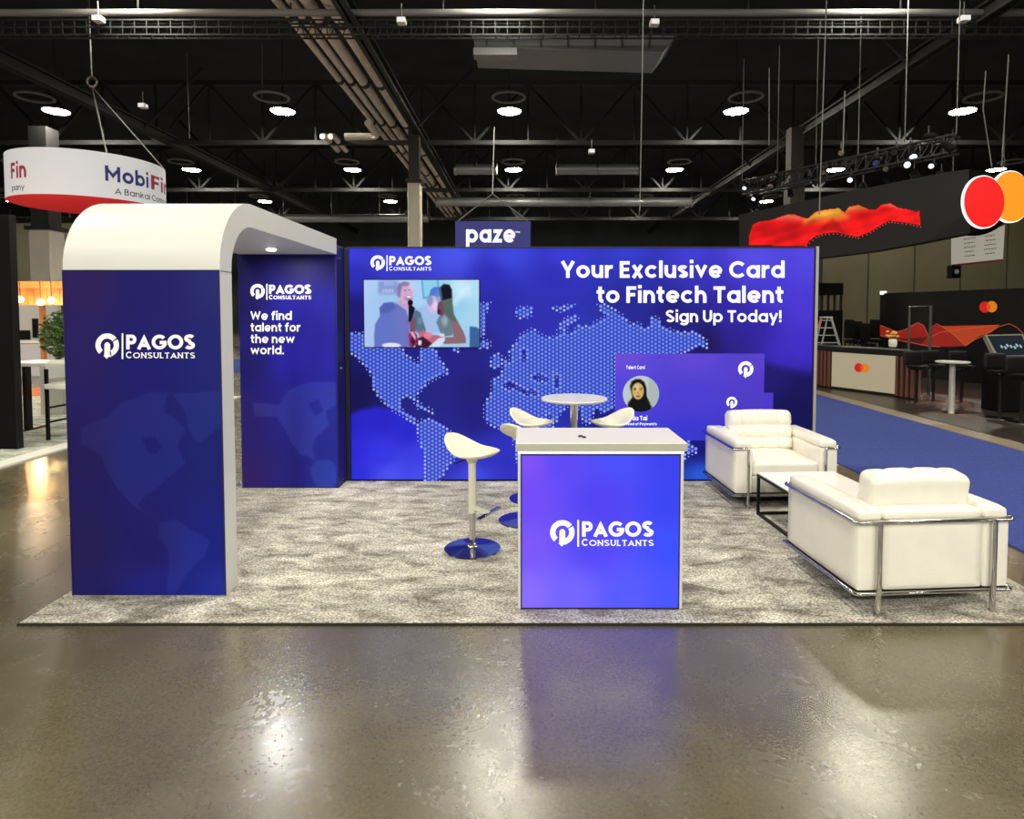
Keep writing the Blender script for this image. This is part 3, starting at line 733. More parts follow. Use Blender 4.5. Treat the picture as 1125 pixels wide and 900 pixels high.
obj('downlight', MB().lathe([(.036, -.012), (.04, -.008), (.045, 0)], 20, (dl.x, dl.y, ZT-TH)), mat('downlight_glow', (255, 250, 240), .4, emit=14), t)
area('downlight_lamp', (dl.x, dl.y, ZT-TH-.03), 14, .08, (1, .96, .9))

# ================================================================ BACK WALL
WY = 6.5; XL, XR = -1.80, 3.0; ZW = 2.44; pw = Plane((0, WY, 0), (0, -1, 0))
t = thing('backdrop_wall', 'long blue backlit wall with dotted world map and white headline', 'backdrop wall', ((XL+XR)/2, WY, .016))
obj('frame', MB().box(XL-.065, WY+.012, .016, XR, WY+.14, ZW), blackm, t)
obj('edge_trim', MB().box(XL-.045, WY-.006, .016, XL, WY+.14, ZW).box(XL-.012, WY-.006, ZW, XR+.012, WY+.14, ZW+.012).box(XR, WY-.006, .016, XR+.012, WY+.14, ZW), mat('dark_trim', (18, 16, 46), .5), t)
obj('side_extrusion', MB().box(XR+.012, WY-.01, .016, XR+.04, WY+.14, ZW+.015), mat('silver_extrusion', (176, 176, 170), .35, metal=.3), t)
wall_ctrl = [(385,278,(58,62,226)),(440,279,(72,78,240)),(500,278,(74,86,244)),(560,278,(62,72,232)),(620,278,(56,60,222)),(690,278,(52,62,214)),(760,278,(64,62,222)),(830,278,(84,76,236)),(893,278,(84,72,236)),
 (388,305,(46,46,190)),(440,300,(54,54,206)),(540,305,(44,44,190)),(610,305,(44,46,192)),(700,305,(40,46,176)),(770,305,(54,48,190)),(870,305,(82,62,228)),
 (388,340,(28,24,120)),(545,335,(40,40,168)),(600,345,(46,46,184)),(690,335,(36,38,152)),(740,345,(30,28,124)),(800,340,(44,34,160)),(880,345,(74,52,218)),
 (388,380,(26,22,100)),(480,395,(34,32,140)),(520,380,(34,34,138)),(640,380,(40,60,190)),(780,375,(26,20,96)),(810,380,(36,26,130)),(860,385,(58,38,190)),(888,385,(62,42,200)),
 (388,430,(20,16,84)),(470,430,(34,34,136)),(520,430,(30,28,124)),(640,430,(40,56,180)),(800,430,(28,22,104)),(870,430,(20,14,92)),(888,430,(18,12,88)),
 (520,460,(30,28,130)),(500,470,(34,34,142)),(700,460,(36,36,160)),(660,455,(26,28,130)),(870,470,(16,12,88)),
 (530,500,(48,50,196)),(520,520,(70,78,240)),(505,500,(44,46,182)),(560,500,(46,50,200)),(760,495,(22,24,130)),(770,515,(44,90,226)),(800,500,(20,18,110)),(880,500,(18,14,96)),(620,500,(50,60,210)),(860,525,(24,20,120))]
blob = [(380,457),(395,451),(412,447),(430,449),(446,456),(458,468),(466,485),(470,505),(470,535),(380,535)]
blob_ctrl = [(385,465,(38,34,206)),(420,460,(40,34,206)),(450,475,(38,38,214)),(385,495,(44,40,226)),(420,500,(54,54,238)),(460,500,(62,62,238)),(385,522,(46,46,228)),(430,522,(78,84,250)),(462,522,(72,78,246))]
blobR = [(797,270),(900,270),(900,412),(880,408),(860,403),(840,396),(820,384),(806,370),(800,350),(812,330),(806,300)]
def f_wall(x, y):
    c = rbf(x, y, wall_ctrl)
    m = soft(x, y, blob, 2.5)[..., None]; c = c*(1-m)+rbf(x, y, blob_ctrl)*m
    s = soft(x, y, blobR, 26)
    c2 = rbf(x, y, [(830,285,(88,78,238)),(890,285,(86,74,236)),(850,320,(70,58,222)),(890,340,(80,56,222)),(830,360,(50,34,170)),(880,380,(70,46,212)),(895,400,(60,40,195))])
    m = (s*.75)[..., None]; c = c*(1-m)+c2*m
    # darker sweep right of the card down the lower right
    q = soft(x, y, [(838,398),(860,405),(900,414),(900,540),(752,540),(752,486),(838,486)], 5)[..., None]
    c3 = rbf(x, y, [(850,410,(30,22,112)),(895,420,(22,14,96)),(870,450,(17,12,86)),(890,500,(16,12,88)),(765,492,(22,22,124)),(790,500,(22,20,112)),(772,522,(44,96,228)),(800,525,(24,22,118))])
    return c*(1-q)+c3*q
wallprint = printmat('backlit_fabric', .86, .05, .8)
fp = obj('fabric_print', picture((XL+.004, WY, ZW-.004), (XR-.004, WY, ZW-.004), (XL+.004, WY, .03), 300, 150, f_wall), wallprint, t, smooth=0)
# world map in dots
NA = [(383,365),(400,366),(400,380),(441,380),(443,384),(446,390),(455,396),(460,399),(461,383),(470,380),(480,385),(480,389),(486,398),(491,405),(492,411),(487,412),(480,415),(470,420),(465,428),(458,433),(459,442),(455,440),(452,437),(441,437),(440,444),(442,452),(448,455),(455,459),(461,466),(457,467),(448,461),(440,456),(431,451),(425,445),(418,440),(413,431),(409,425),(408,412),(405,407),(397,398),(390,391),(383,387)]
CAR = [(457,436),(460,443),(468,448),(476,451),(475,454),(466,450),(460,449),(455,444)]
SA = [(458,464),(463,461),(470,460),(478,462),(487,468),(495,475),(503,480),(507,489),(500,503),(494,511),(488,520),(480,531),(466,531),(467,511),(466,498),(461,487),(459,479)]
GL1 = [(526,333),(539,333),(534,344),(531,372),(526,372)]; GL2 = [(527,374),(538,374),(538,382),(526,383)]; GL3 = [(497,381),(504,381),(503,387),(498,387)]
ICE = [(565,343),(570,337),(586,337),(583,347),(572,351)]; SVB = [(605,338),(632,335),(622,342),(608,341)]; NZ = [(612,361),(620,350),(633,346),(635,351),(624,357),(619,366)]
UK = [(539,396),(543,390),(550,388),(552,394),(552,402),(546,405),(539,404)]
EUR = [(553,400),(558,388),(565,378),(570,370),(577,364),(585,361),(594,367),(602,371),(613,368),(620,365),(628,367),(635,357),(647,359),(653,354),(662,350),(667,346),(660,342),(657,335),(664,334),(670,338),(677,341),(686,348),(693,357),(701,355),(708,361),(715,359),(714,350),(719,347),(726,351),(726,358),(737,362),(748,365),(761,364),(768,368),(776,374),(777,383),(769,379),(762,382),(754,387),(740,391),(676,391),(676,448),(662,455),(655,448),(650,460),(647,467),(640,464),(637,447),(623,447),(613,458),(611,465),(605,465),(612,475),(600,500),(590,520),(575,520),(568,508),(564,486),(562,471),(550,472),(540,468),(532,460),(532,443),(540,431),(541,416),(550,414),(552,406)]
SEAS = [[(553,424),(560,419),(568,422),(576,428),(590,430),(591,434),(575,432),(566,425),(556,428)],[(584,413),(594,412),(601,417),(600,420),(588,418)],[(609,411),(613,412),(614,426),(610,425)],[(573,386),(577,383),(579,394),(575,396)],[(556,391),(560,388),(561,398),(557,400)],[(598,452),(604,462),(609,464),(602,455)]]
AUS = [(752,482),(757,482),(760,490),(768,493),(764,498),(758,500),(752,505)]
lands = [NA, CAR, SA, GL1, GL2, GL3, ICE, SVB, NZ, UK, EUR, AUS]
gx, gy = [], []
ix = 0; x = 382.6
while x < 780:
    y = 330+(2.2 if ix % 2 else 0)
    while y < 531: gx.append(x); gy.append(y); y += 4.35
    x += 4.02; ix += 1
gx = np.array(gx); gy = np.array(gy); sd = np.full(gx.shape, -9.0)
for P in lands:
    i = inpoly(gx, gy, P); d = polydist(gx, gy, P); sd = np.maximum(sd, np.where(i, d, -d))
for P in SEAS:
    i = inpoly(gx, gy, P); d = polydist(gx, gy, P); sd = np.minimum(sd, np.where(i, -d, np.maximum(d, .6)))
mb = MB(); cols = []
for x, y, d in zip(gx, gy, sd):
    if d < -1.6: continue
    r = 1.72 if d > 1 else (1.5 if d > -.2 else .75)
    vs = [pw(x+r*math.cos(k*PI/4), y+r*math.sin(k*PI/4), .003) for k in range(8)]
    base = np.array((96, 132, 244)) if y < 440 else np.array((112, 128, 250))
    if d < 3: base = np.array((150, 176, 255))
    ctr = np.array((136, 166, 255)) if d > 1 else np.array((205, 218, 255))
    vs.append(pw(x, y, .003)); mb.add(vs, [(8, (k+1) % 8, k) for k in range(8)])
    cols += [base*.88]*8+[ctr]
mb.c = lin(np.array(cols)); obj('dotted_world_map', mb, wallprint, t, smooth=0)
# deeper tint between the dots
mb = MB()
for x, y, d in zip(gx, gy, sd):
    if d < .6: continue
    mb.add([pw(x-2.01, y-2.2, .0015), pw(x-2.01, y+2.2, .0015), pw(x+2.01, y+2.2, .0015), pw(x+2.01, y-2.2, .0015)], [(0,1,2,3)])
mb.c = np.tile(lin((48, 66, 205)), (len(mb.v), 1)); obj('map_tint', mb, wallprint, t, smooth=0)
mb = MB(); logo_px(mb, lambda u, v: pw(401.5+u*.0707, 273.8+v*.0707, .004)); obj('logo', mb, text_lit, t, smooth=0)
mb = MB()
text_px(mb, 'Your Exclusive Card', 616.5, 862, 287, 305.3, pw, .004, t=.2, gap=.1, space=.3)
text_px(mb, 'to Fintech Talent', 655.5, 860.5, 314.7, 332.8, pw, .004, t=.2, gap=.1, space=.3)
obj('headline', mb, text_lit, t, smooth=0)
mb = MB(); text_px(mb, 'Sign Up Today!', 731.5, 858.5, 341, 354, pw, .004, t=.185, gap=.1, space=.3); obj('subheading', mb, text_lit, t, smooth=0)
# talent cards
def card(x0, y0, x1, y1, ctrl, name, off):
    a, b, c = pw(x0, y0, off), pw(x1, y0, off), pw(x0, y1, off); b.z = a.z; c.x = a.x
    return obj(name, picture(a, b, c, 60, 36, lambda x, y: rbf(x, y, ctrl)), wallprint, t, smooth=0)
c2 = card(770, 431.5, 849.5, 480, [(785,435,(84,62,214)),(848,435,(80,58,208)),(848,478,(64,52,200)),(785,478,(60,54,206))], 'small_card_graphic', .005)
c1 = card(676, 388.5, 840, 484, [(680,392,(108,78,226)),(760,392,(98,72,220)),(836,392,(92,66,212)),(680,430,(84,70,226)),(760,435,(76,62,218)),(836,430,(84,60,206)),(680,480,(54,58,222)),(760,480,(58,56,216)),(836,480,(60,50,200))], 'card_graphic', .008)
mb = MB(); logo_mark(lambda a, b: pw(819.3+8.4*a, 405.5-8.4*b, .011), mb); text_px(mb, 'Talent Card', 688, 708.3, 401.8, 405.6, pw, .011, t=.17, gap=.12)
text_px(mb, 'Lada Tai', 688, 711, 457, 462, pw, .011, t=.2); text_px(mb, 'Head of Payments', 687, 721.5, 464.3, 467.3, pw, .011, t=.18)
obj('card_lettering', mb, text_lit, c1, smooth=0)
mb = MB(); logo_mark(lambda a, b: pw(804+6*a, 442-6*b, .009), mb); obj('card_logo', mb, text_lit, c2, smooth=0)
# round portrait
def f_port(x, y):
    u = (x-660)*5.625; v = (y-380)*5.625; c = np.zeros(u.shape+(3,))+np.array((196, 208, 208))
    E = lambda cx_, cy_, rx, ry, w=.12: np.clip((1-np.hypot((u-cx_)/rx, (v-cy_)/ry))/w+.5, 0, 1)
    P = lambda pts, w=4: soft(u, v, pts, w)
    c = blend(c, P([(300,190),(360,230),(360,330),(320,380),(290,300)]), (178, 192, 190))
    c = blend(c, P([(180,250),(190,220),(215,206),(245,206),(270,225),(282,260),(284,310),(300,345),(318,385),(290,412),(200,412),(158,380),(185,345),(196,320)]), (12, 11, 16))
    c = blend(c, E(230, 280, 36, 52), (214, 178, 108)); c = blend(c, E(222, 262, 22, 22, .8), (232, 204, 140))
    c = blend(c, E(212, 272, 8, 4, .5), (60, 36, 24)); c = blend(c, E(246, 272, 8, 4, .5), (60, 36, 24))
    c = blend(c, E(212, 263, 11, 2.5, .5), (70, 44, 30)); c = blend(c, E(248, 263, 11, 2.5, .5), (70, 44, 30))
    c = blend(c, E(230, 290, 5, 8, .8), (190, 146, 84)); c = blend(c, E(231, 312, 12, 5, .5), (170, 62, 60))
    c = blend(c, P([(196,318),(232,338),(264,318),(300,345),(318,412),(158,412),(170,350)]), (13, 12, 17)); return c
ctr = pw(704.2, 432.8, .011); rw = 20.0/F*WY; mb = MB(); P = [ctr]; fs = []; NR, NS = 22, 64
for i in range(1, NR+1):
    for k in range(NS): a = 2*PI*k/NS; P.append(ctr+Vector((rw*i/NR*math.cos(a), 0, rw*i/NR*math.sin(a))))
for k in range(NS): fs.append((0, 1+k, 1+(k+1) % NS))
for i in range(NR-1):
    for k in range(NS): a = 1+i*NS; fs.append((a+k, a+NS+k, a+NS+(k+1) % NS, a+(k+1) % NS))
mb.add(P, fs); x, y = proj(np.array([tuple(p) for p in P])); mb.c = lin(np.clip(f_port(x, y), 0, 255)); obj('portrait', mb, wallprint, c1, smooth=0, label='round portrait of a person in a black headscarf')
# television
a, b = V(398.5, 306.5, WY-.06), V(527.5, 382.5, WY-.06)
t = thing('television', 'flat television on the blue wall showing people talking into a microphone', 'television', ((a.x+b.x)/2, WY, b.z))
obj('bezel', MB().box(a.x, WY-.055, b.z, b.x, WY-.006, a.z), black, t, bevel=.004)
def f_tv(x, y):
    u = (x-390)*7.5; v = (y-290)*7.5; c = np.zeros(u.shape+(3,))
    c[...] = rbf(u, v, [(80,140,(176,206,246)),(80,680,(170,196,240)),(300,300,(158,196,238)),(520,200,(170,206,246)),(700,140,(150,206,240)),(1000,150,(176,220,246)),(1000,400,(166,212,240)),(850,350,(150,206,236)),(1000,660,(160,200,236)),(880,200,(196,230,250))])
    E = lambda cx_, cy_, rx, ry, w=.12: np.clip((1-np.hypot((u-cx_)/rx, (v-cy_)/ry))/w+.5, 0, 1)
    P = lambda pts, w=5: soft(u, v, pts, w)
    c = blend(c, P([(192,150),(210,140),(350,140),(350,250),(210,250),(192,235)], 14), (136, 156, 214))
    for k in range(4): c = blend(c, P([(222+26*k,208),(240+26*k,208),(240+26*k,236),(222+26*k,236)], 6)*.7, (190, 206, 246))
    for k in range(3): c = blend(c, P([(240+30*k,150),(262+30*k,150),(262+30*k,178),(240+30*k,178)], 6)*.5, (176, 194, 240))
    c = blend(c, P([(545,130),(690,130),(690,280),(560,290)], 6), (86, 168, 214)); c = blend(c, P([(558,130),(676,130),(676,262),(572,272)], 6), (140, 206, 236))
    c = blend(c, P([(780,330),(900,190),(960,180),(830,340)], 20)*.6, (214, 240, 252)); c = blend(c, P([(860,250),(960,240),(960,262),(860,272)], 8)*.5, (196, 232, 248))
    c = blend(c, P([(945,515),(1000,520),(1025,540),(1025,690),(945,690)], 6), (58, 98, 158))
    # middle person
    c = blend(c, P([(480,380),(560,345),(620,330),(690,400),(705,560),(560,590),(500,520)], 8), (160, 190, 234))
    c = blend(c, P([(470,395),(505,380),(540,400),(560,470),(585,545),(560,600),(505,560),(480,480)], 6), (84, 116, 138)); c = blend(c, E(535, 470, 16, 30, .8)*.6, (120, 160, 166))
    c = blend(c, P([(445,480),(475,415),(500,470),(500,560),(450,560)], 5), (120, 80, 108))
    c = blend(c, E(650, 330, 56, 82), (204, 184, 230)); c = blend(c, E(618, 300, 26, 46, .5), (140, 150, 196)); c = blend(c, E(660, 350, 22, 34, .8), (226, 204, 240))
    c = blend(c, P([(612,262),(622,215),(650,190),(700,190),(705,260),(680,275),(650,262)], 5), (70, 122, 216)); c = blend(c, P([(650,262),(690,200),(720,300),(690,360),(680,310)], 6)*.5, (120, 140, 190))
    # woman
    c = blend(c, P([(700,420),(770,380),(820,420),(860,500),(800,590),(735,600),(700,560),(670,480)], 6), (104, 126, 140)); c = blend(c, E(740, 470, 24, 40, .9)*.7, (164, 190, 206))
    c = blend(c, E(712, 365, 34, 62, .2), (112, 72, 92))
    c = blend(c, P([(700,190),(735,165),(780,175),(798,215),(805,330),(815,420),(855,500),(800,475),(765,440),(735,400),(720,330),(712,300)], 6), (86, 104, 98))
    c = blend(c, P([(702,200),(730,168),(775,172),(796,210),(798,280),(720,300)], 7), (20, 22, 34)); c = blend(c, P([(690,200),(708,190),(722,290),(706,300)], 4), (60, 92, 130))
    c = blend(c, E(692, 395, 14, 22, .6), (58, 36, 54))
    c = blend(c, P([(790,470),(850,480),(895,560),(915,620),(912,655),(740,660),(700,640),(720,608),(810,602),(812,560),(800,520)], 5), (140, 104, 112))
    # hands
    c = blend(c, P([(520,560),(570,545),(610,585),(720,590),(735,610),(700,650),(600,660),(540,640)], 6), (186, 104, 128)); c = blend(c, E(600, 590, 34, 26, .6), (226, 130, 150)); c = blend(c, P([(490,620),(560,600),(640,660),(620,690),(500,690)], 6), (64, 24, 50)); c = blend(c, P([(522,628),(550,632),(545,670),(520,668)], 5), (226, 226, 236))
    c = blend(c, P([(600,690),(690,612),(740,604),(742,632),(690,690)], 4), (206, 222, 246)); c = blend(c, P([(690,580),(735,572),(738,600),(700,600)], 5), (226, 214, 232))
    # man
    c = blend(c, P([(160,690),(158,590),(165,500),(205,430),(203,360),(240,322),(300,315),(350,330),(420,382),(446,470),(444,690)], 6), (98, 116, 196)); c = blend(c, P([(300,330),(350,330),(430,390),(440,520),(430,690),(360,690),(350,560)], 30)*.5, (120, 120, 196))
    c = blend(c, P([(208,410),(204,360),(240,322),(310,318),(340,360),(290,400)], 8)*.6, (70, 86, 164)); c = blend(c, E(300, 672, 76, 22, .3), (226, 226, 246))
    c = blend(c, P([(352,330),(362,300),(440,310),(452,360),(430,384)], 8), (196, 160, 196))
    c = blend(c, E(418, 238, 60, 92), (206, 170, 204)); c = blend(c, P([(350,270),(342,200),(360,160),(410,146),(455,160),(440,180),(390,186),(378,230),(372,276)], 8), (134, 122, 172))
    c = blend(c, E(448, 215, 10, 5, .6), (96, 66, 110)); c = blend(c, E(412, 218, 10, 5, .6), (110, 80, 124)); c = blend(c, E(440, 282, 32, 22, .8)*.7, (160, 112, 150)); c = blend(c, E(444, 272, 20, 7, .5), (246, 238, 250))
    c = blend(c, E(462, 190, 22, 36, 1)*.5, (236, 204, 226))
    # microphone
    c = blend(c, E(456, 320, 22, 26, .2), (14, 12, 30)); c = blend(c, P([(442,340),(466,340),(496,365),(462,470),(440,480)], 4), (24, 16, 40))
    c = blend(c, P([(440,580),(470,540),(515,590),(510,660),(470,690),(445,680)], 6), (146, 50, 96)); c = blend(c, P([(455,560),(478,556),(500,600),(492,640)], 4), (216, 170, 200)); c = blend(c, P([(470,590),(500,640),(480,680),(460,640)], 4), (70, 20, 50))
    return c
g = .011
obj('screen', picture((a.x+g, WY-.0565, a.z-g), (b.x-g, WY-.0565, a.z-g), (a.x+g, WY-.0565, b.z+g), 220, 128, f_tv), printmat('screen_picture', .92, .08, .2), t, smooth=0, label='bright screen picture of people with a microphone')
obj('wall_bracket', MB().box(a.x+.4, WY-.006, b.z+.2, b.x-.4, WY-.003, a.z-.2), black, t)

# ================================================================ RECEPTION COUNTER
YC = 3.642; cl, cr = W(569, 673), W(749.5, 673); zc = V(660, 487, YC-.012).z
bk = W(640, 470, zc).y
CX0, CX1 = cl.x, cr.x
t = thing('reception_counter', 'white reception counter with glowing violet blue front panel', 'counter', ((CX0+CX1)/2, (YC+bk)/2, .016))
grey_edge = mat('counter_edge_grey', (176, 174, 158), .45); body_w = mat('counter_body', (206, 206, 206), .4)
slab = .048
ZB = zc-slab-.012
obj('cabinet', MB().box(CX0, YC, .02, CX1, bk-.03, ZB), body_w, t, bevel=.004)
obj('countertop', MB().box(CX0-.012, YC-.014, zc-slab, CX1+.018, bk, zc), mat('counter_top_laminate', (216, 212, 206), .3, var=.015), t, bevel=.003)
obj('countertop_edge', MB().box(CX0-.010, YC-.0175, zc-slab+.003, CX1+.016, YC-.0135, zc-.004), grey_edge, t)
obj('light_strip', MB().box(CX0, YC-.003, ZB-.004, CX1, YC+.03, ZB+.012), mat('light_strip_glow', (255, 255, 255), .4, emit=1.1), t)
pa, pb, pc = V(573.5, 500.5, YC-.004), V(746.5, 500.5, YC-.004), V(573.5, 672, YC-.004)
obj('panel_border', MB().box(pa.x-.008, YC-.005, .024, pb.x+.008, YC-.0002, pa.z+.008), mat('border_black', (20, 16, 60), .5), t)
pb.z = pa.z; pc.x = pa.x; pc.z = .032
for q in (pa, pb, pc): q.y = YC-.006
def f_cnt(x, y):
    return rbf(x, y, [(578,505,(116,72,228)),(620,505,(84,66,228)),(680,505,(66,72,232)),(740,505,(54,60,220)),(578,550,(104,68,230)),(660,550,(74,60,224)),(740,550,(52,62,226)),(578,600,(112,78,232)),(650,600,(78,66,230)),(740,600,(54,72,236)),
        (578,655,(124,100,238)),(630,655,(104,92,240)),(690,655,(80,82,244)),(740,655,(66,78,246))])
fp = obj('front_panel', picture(pa, pb, pc, 70, 70, f_cnt), printmat('counter_backlit', 1.0, .2, .35), t, smooth=0)
pcn = Plane((0, YC-.006, 0), (0, -1, 0))
mb = MB(); logo_px(mb, lambda u, v: pcn(595+u/8.333, 560+v/8.333, .003)); obj('logo', mb, text_lit, fp, smooth=0)
p = W(639, 481, zc)
obj('cable_clip', MB().tube([p+Vector((-.018, .012, .006)), p+Vector((0, .004, .012)), p+Vector((.008, -.006, .006)), p+Vector((.024, -.012, .006))], .0055, 8), black, label='small black clip lying on the white countertop', cat='clip')

# ================================================================ BAR STOOLS & TABLE
seatm = mat('cream_moulded_seat', (234, 230, 204), .35)
def make_stool():
    t = thing('bar_stool', 'x', 'stool')
    zs = .77; mb = MB(); NR, NS = 9, 40; P = []
    def pt(r, a):
        u = math.cos(a)*r; v = math.sin(a)*r
        ax = .215 if u > 0 else .2; ay = .19*(1-.28*max(u, 0)**1.5)
        z = zs-.045+.036*r**2.2+.118*max(0, -u)**1.5-.02*max(0, u)*(1-r)+.022*max(0, u)**3
        return (u*ax, v*ay, z)
    P.append(pt(0, 0))
    for i in range(1, NR+1):
        for k in range(NS): P.append(pt(i/NR, 2*PI*k/NS))
    fs = [(0, 1+k, 1+(k+1) % NS) for k in range(NS)]
    for i in range(NR-1):
        a = 1+i*NS
        for k in range(NS): fs.append((a+k, a+NS+k, a+NS+(k+1) % NS, a+(k+1) % NS))
    mb.add(P, fs)
    obj('seat', mb, seatm, t, local=True, smooth=60, mods=[('SOLIDIFY', dict(thickness=.02, offset=-1)), ('SUBSURF', dict(levels=1, render_levels=1))])
    obj('seat_mount', MB().lathe([(.028, .66), (.05, .70), (.09, .715), (.09, .722)], 20), seatm, t, local=True)
    obj('sleeve', MB().lathe([(.028, .29), (.029, .30), (.028, .66)], 20), mat('cream_metal', (222, 220, 200), .35), t, local=True)
    obj('chrome_column', MB().lathe([(.023, .03), (.023, .30)], 20), chrome, t, local=True)
    obj('base', MB().lathe([(.205, .016), (.21, .02), (.208, .026), (.12, .032), (.04, .042), (.03, .06), (.024, .065)], 56), chrome, t, local=True)
    obj('footrest_arm', MB().bar((.02, 0, .33), (.14, 0, .305), .034, .022), MATS['cream_metal'], t, local=True)
    obj('footrest', MB().bar((.14, -.16, .305), (.14, .16, .305), .035, .014), chrome, t, local=True, bevel=.004)
    obj('height_lever', MB().tube([(-.02, -.05, .7), (-.07, -.12, .675)], .005, 6), black, t, local=True)
    return t
s0 = make_stool(); place(s0, (-.379, 4.60, 0), -.45); grp = 'cream bar stools'
s0['label'] = 'cream bar stool standing alone left of the white counter'; s0['group'] = grp
p = W(558.5+18, 576); dup(s0, (-.0, 5.24, 0), .95, 'cream bar stool mostly hidden behind the counter, nearest its left edge', grp)
dup(s0, (.075, 5.86, 0), -.42, 'cream bar stool left of the round high table, behind the counter', grp)
dup(s0, (.835, 5.86, 0), PI+.42, 'cream bar stool right of the round high table, below the portrait', grp)
tx, ty = (631-575)/F*5.75, 5.75; tz = V(631, 437, 5.75).z
t = thing('high_table', 'round white high table on a chrome column behind the counter', 'table', (tx, ty, .016))
obj('table_top', MB().lathe([(.27, tz-.03), (.30, tz-.018), (.305, tz-.008), (.30, tz)], 56, (tx, ty, 0)), mat('table_white', (214, 212, 200), .3, var=.06, vscale=6), t)
obj('column', MB().lathe([(.036, .03), (.036, tz-.06), (.09, tz-.03)], 24, (tx, ty, 0)), chrome, t)
obj('base', MB().lathe([(.168, .017), (.17, .024), (.1, .034), (.04, .05)], 48, (tx, ty, 0)), chrome, t)

# ================================================================ ARMCHAIRS & COFFEE TABLE
def make_chair():
    t = thing('armchair', 'x', 'armchair'); w = .47; d = .415; aw = .165
    z0, zr, za = .135, .555, .625
    arm_p = lambda u, v, s: (0, 0, .006*(1-u*u)*(1-v*v)*(1 if s > 0 else 0))
    for s in (-1, 1):
        x0, x1 = (-w, -w+aw) if s < 0 else (w-aw, w)
        obj('side_panel', MB().rbox(x0, -d, z0+.01, x1, d, zr, .018, 8), leather, t, local=True, smooth=60)
        obj('arm_pad', MB().rbox(x0+.004, -d+.002, zr-.004, x1-.002, d-.004, za, .03, 10, arm_p), leather, t, local=True, smooth=60)
    obj('back_panel', MB().rbox(-w+aw, d-.16, z0+.01, w-aw, d, zr, .016, 8), leather, t, local=True, smooth=60)
    obj('back_pad', MB().rbox(-w+aw-.002, d-.165, zr-.004, w-aw+.002, d-.006, za-.005, .03, 8, arm_p), leather, t, local=True, smooth=60)
    obj('front_panel', MB().rbox(-w+aw+.002, -d+.02, z0+.01, w-aw-.002, d-.165, .30, .012, 6), leather, t, local=True, smooth=60)
    def tuft(u, v, s):
        return (0, 0, (.018*(1-u**4)*(1-v**4) if s > 0 else 0))
    obj('seat_cushion', MB().rbox(-w+aw+.004, -d+.004, .295, w-aw-.004, d-.17, .43, .035, 14, tuft), leather, t, local=True, smooth=60)
    M = Matrix.Translation((0, d-.235, .415))@Matrix.Rotation(math.radians(-9), 4, 'X')
    def back(u, v, s):
        g = 0
        if v < 0:
            g = -.018*(1-u**6)*(1-s**6); g += .022*math.exp(-(u/.07)**2)+.018*math.exp(-((abs(u)-.55)/.07)**2)+.024*math.exp(-((s-.25)/.08)**2)+.02*math.exp(-((s+.35)/.08)**2)
        return (0, g, .012*(1-u*u) if s > 0 else 0)
    obj('back_cushion', MB().rbox(-.315, -.09, 0, .315, .09, .385, .05, 34, back, M), leather, t, local=True, smooth=60)
    # chrome frame
    def corner(p, q, r_, a, r=.03, n=5):
        p, q, r_ = Vector(p), Vector(q), Vector(r_); u = (p-q).normalized()*r; v = (r_-q).normalized()*r
        return [q+u*(1-i/n)**2+v*(i/n)**2 for i in range(n+1)]
    e = .014; W_, D_ = w+e, d+e; px = .352
    def path(pts):
        out = [Vector(pts[0])]
        for i in range(1, len(pts)-1): out += corner(pts[i-1], pts[i], pts[i+1], 0)
        return out+[Vector(pts[-1])]
    # rail: front leg up, across arm front, along the side, across the back and mirrored
    pts = [(-px, -D_, .017), (-px, -D_, zr), (-W_, -D_, zr), (-W_, D_, zr), (W_, D_, zr), (W_, -D_, zr), (px, -D_, zr), (px, -D_, .017)]
    obj('top_rail', MB().tube(path(pts), .0125, 12), chrome, t, local=True, smooth=60)
    pts = [(-W_, -D_, z0), (-W_, D_, z0), (W_, D_, z0), (W_, -D_, z0)]
    obj('bottom_rail', MB().tube(path(pts), .011, 12).tube([(-W_, -D_, z0), (W_, -D_, z0)], .011, 12), chrome, t, local=True, smooth=60)
    for s in (-1, 1):
        obj('rear_leg', MB().tube([(s*px, D_+.012, .017), (s*px, D_+.012, zr)], .0165, 14).lathe([(.022, .016), (.022, .024)], 16, (s*px, D_+.012, 0)), chrome, t, local=True)
        obj('foot', MB().lathe([(.022, .016), (.022, .026)], 16, (s*px, -D_, 0)), chrome, t, local=True)
    obj('bottom_board', MB().box(-w+.01, -d+.01, z0-.004, w-.01, d-.01, z0+.012), black, t, local=True)
    return t
c0 = make_chair(); place(c0, (2.381, 4.045, 0), PI+math.radians(4.2))
c0['label'] = 'cream leather armchair with its back to the viewer, nearest at right'; c0['group'] = 'cream leather armchairs'
dup(c0, (2.352, 6.012, 0), math.radians(2.2), 'cream leather armchair facing forward, against the blue wall', 'cream leather armchairs')
t = thing('coffee_table', 'low table with white top and black square frame between the armchairs', 'coffee table', (2.40, 5.03, .016), math.radians(3.5))
mb = MB(); hw, hd, zt = .345, .40, .385; q = .011
for x in (-hw+q, hw-q):
    for z in (.016+q, zt-.012-q): mb.box(x-q, -hd, z-q, x+q, hd, z+q)
    for y in (-hd+q, hd-q): mb.box(x-q, y-q, .016, x+q, y+q, zt-.012)
for y in (-hd+q, hd-q):
    for z in (.016+q, zt-.012-q): mb.box(-hw, y-q, z-q, hw, y+q, z+q)
for v_ in range(len(mb.v)): mb.v[v_] = (mb.v[v_][0], mb.v[v_][1], mb.v[v_][2]-.016)
obj('frame', mb, black, t, local=True)
obj('table_top', MB().box(-hw+.004, -hd+.004, zt-.028, hw-.004, hd-.004, zt-.016), mat('white_table_glass', (240, 238, 232), .15), t, local=True, bevel=.002)

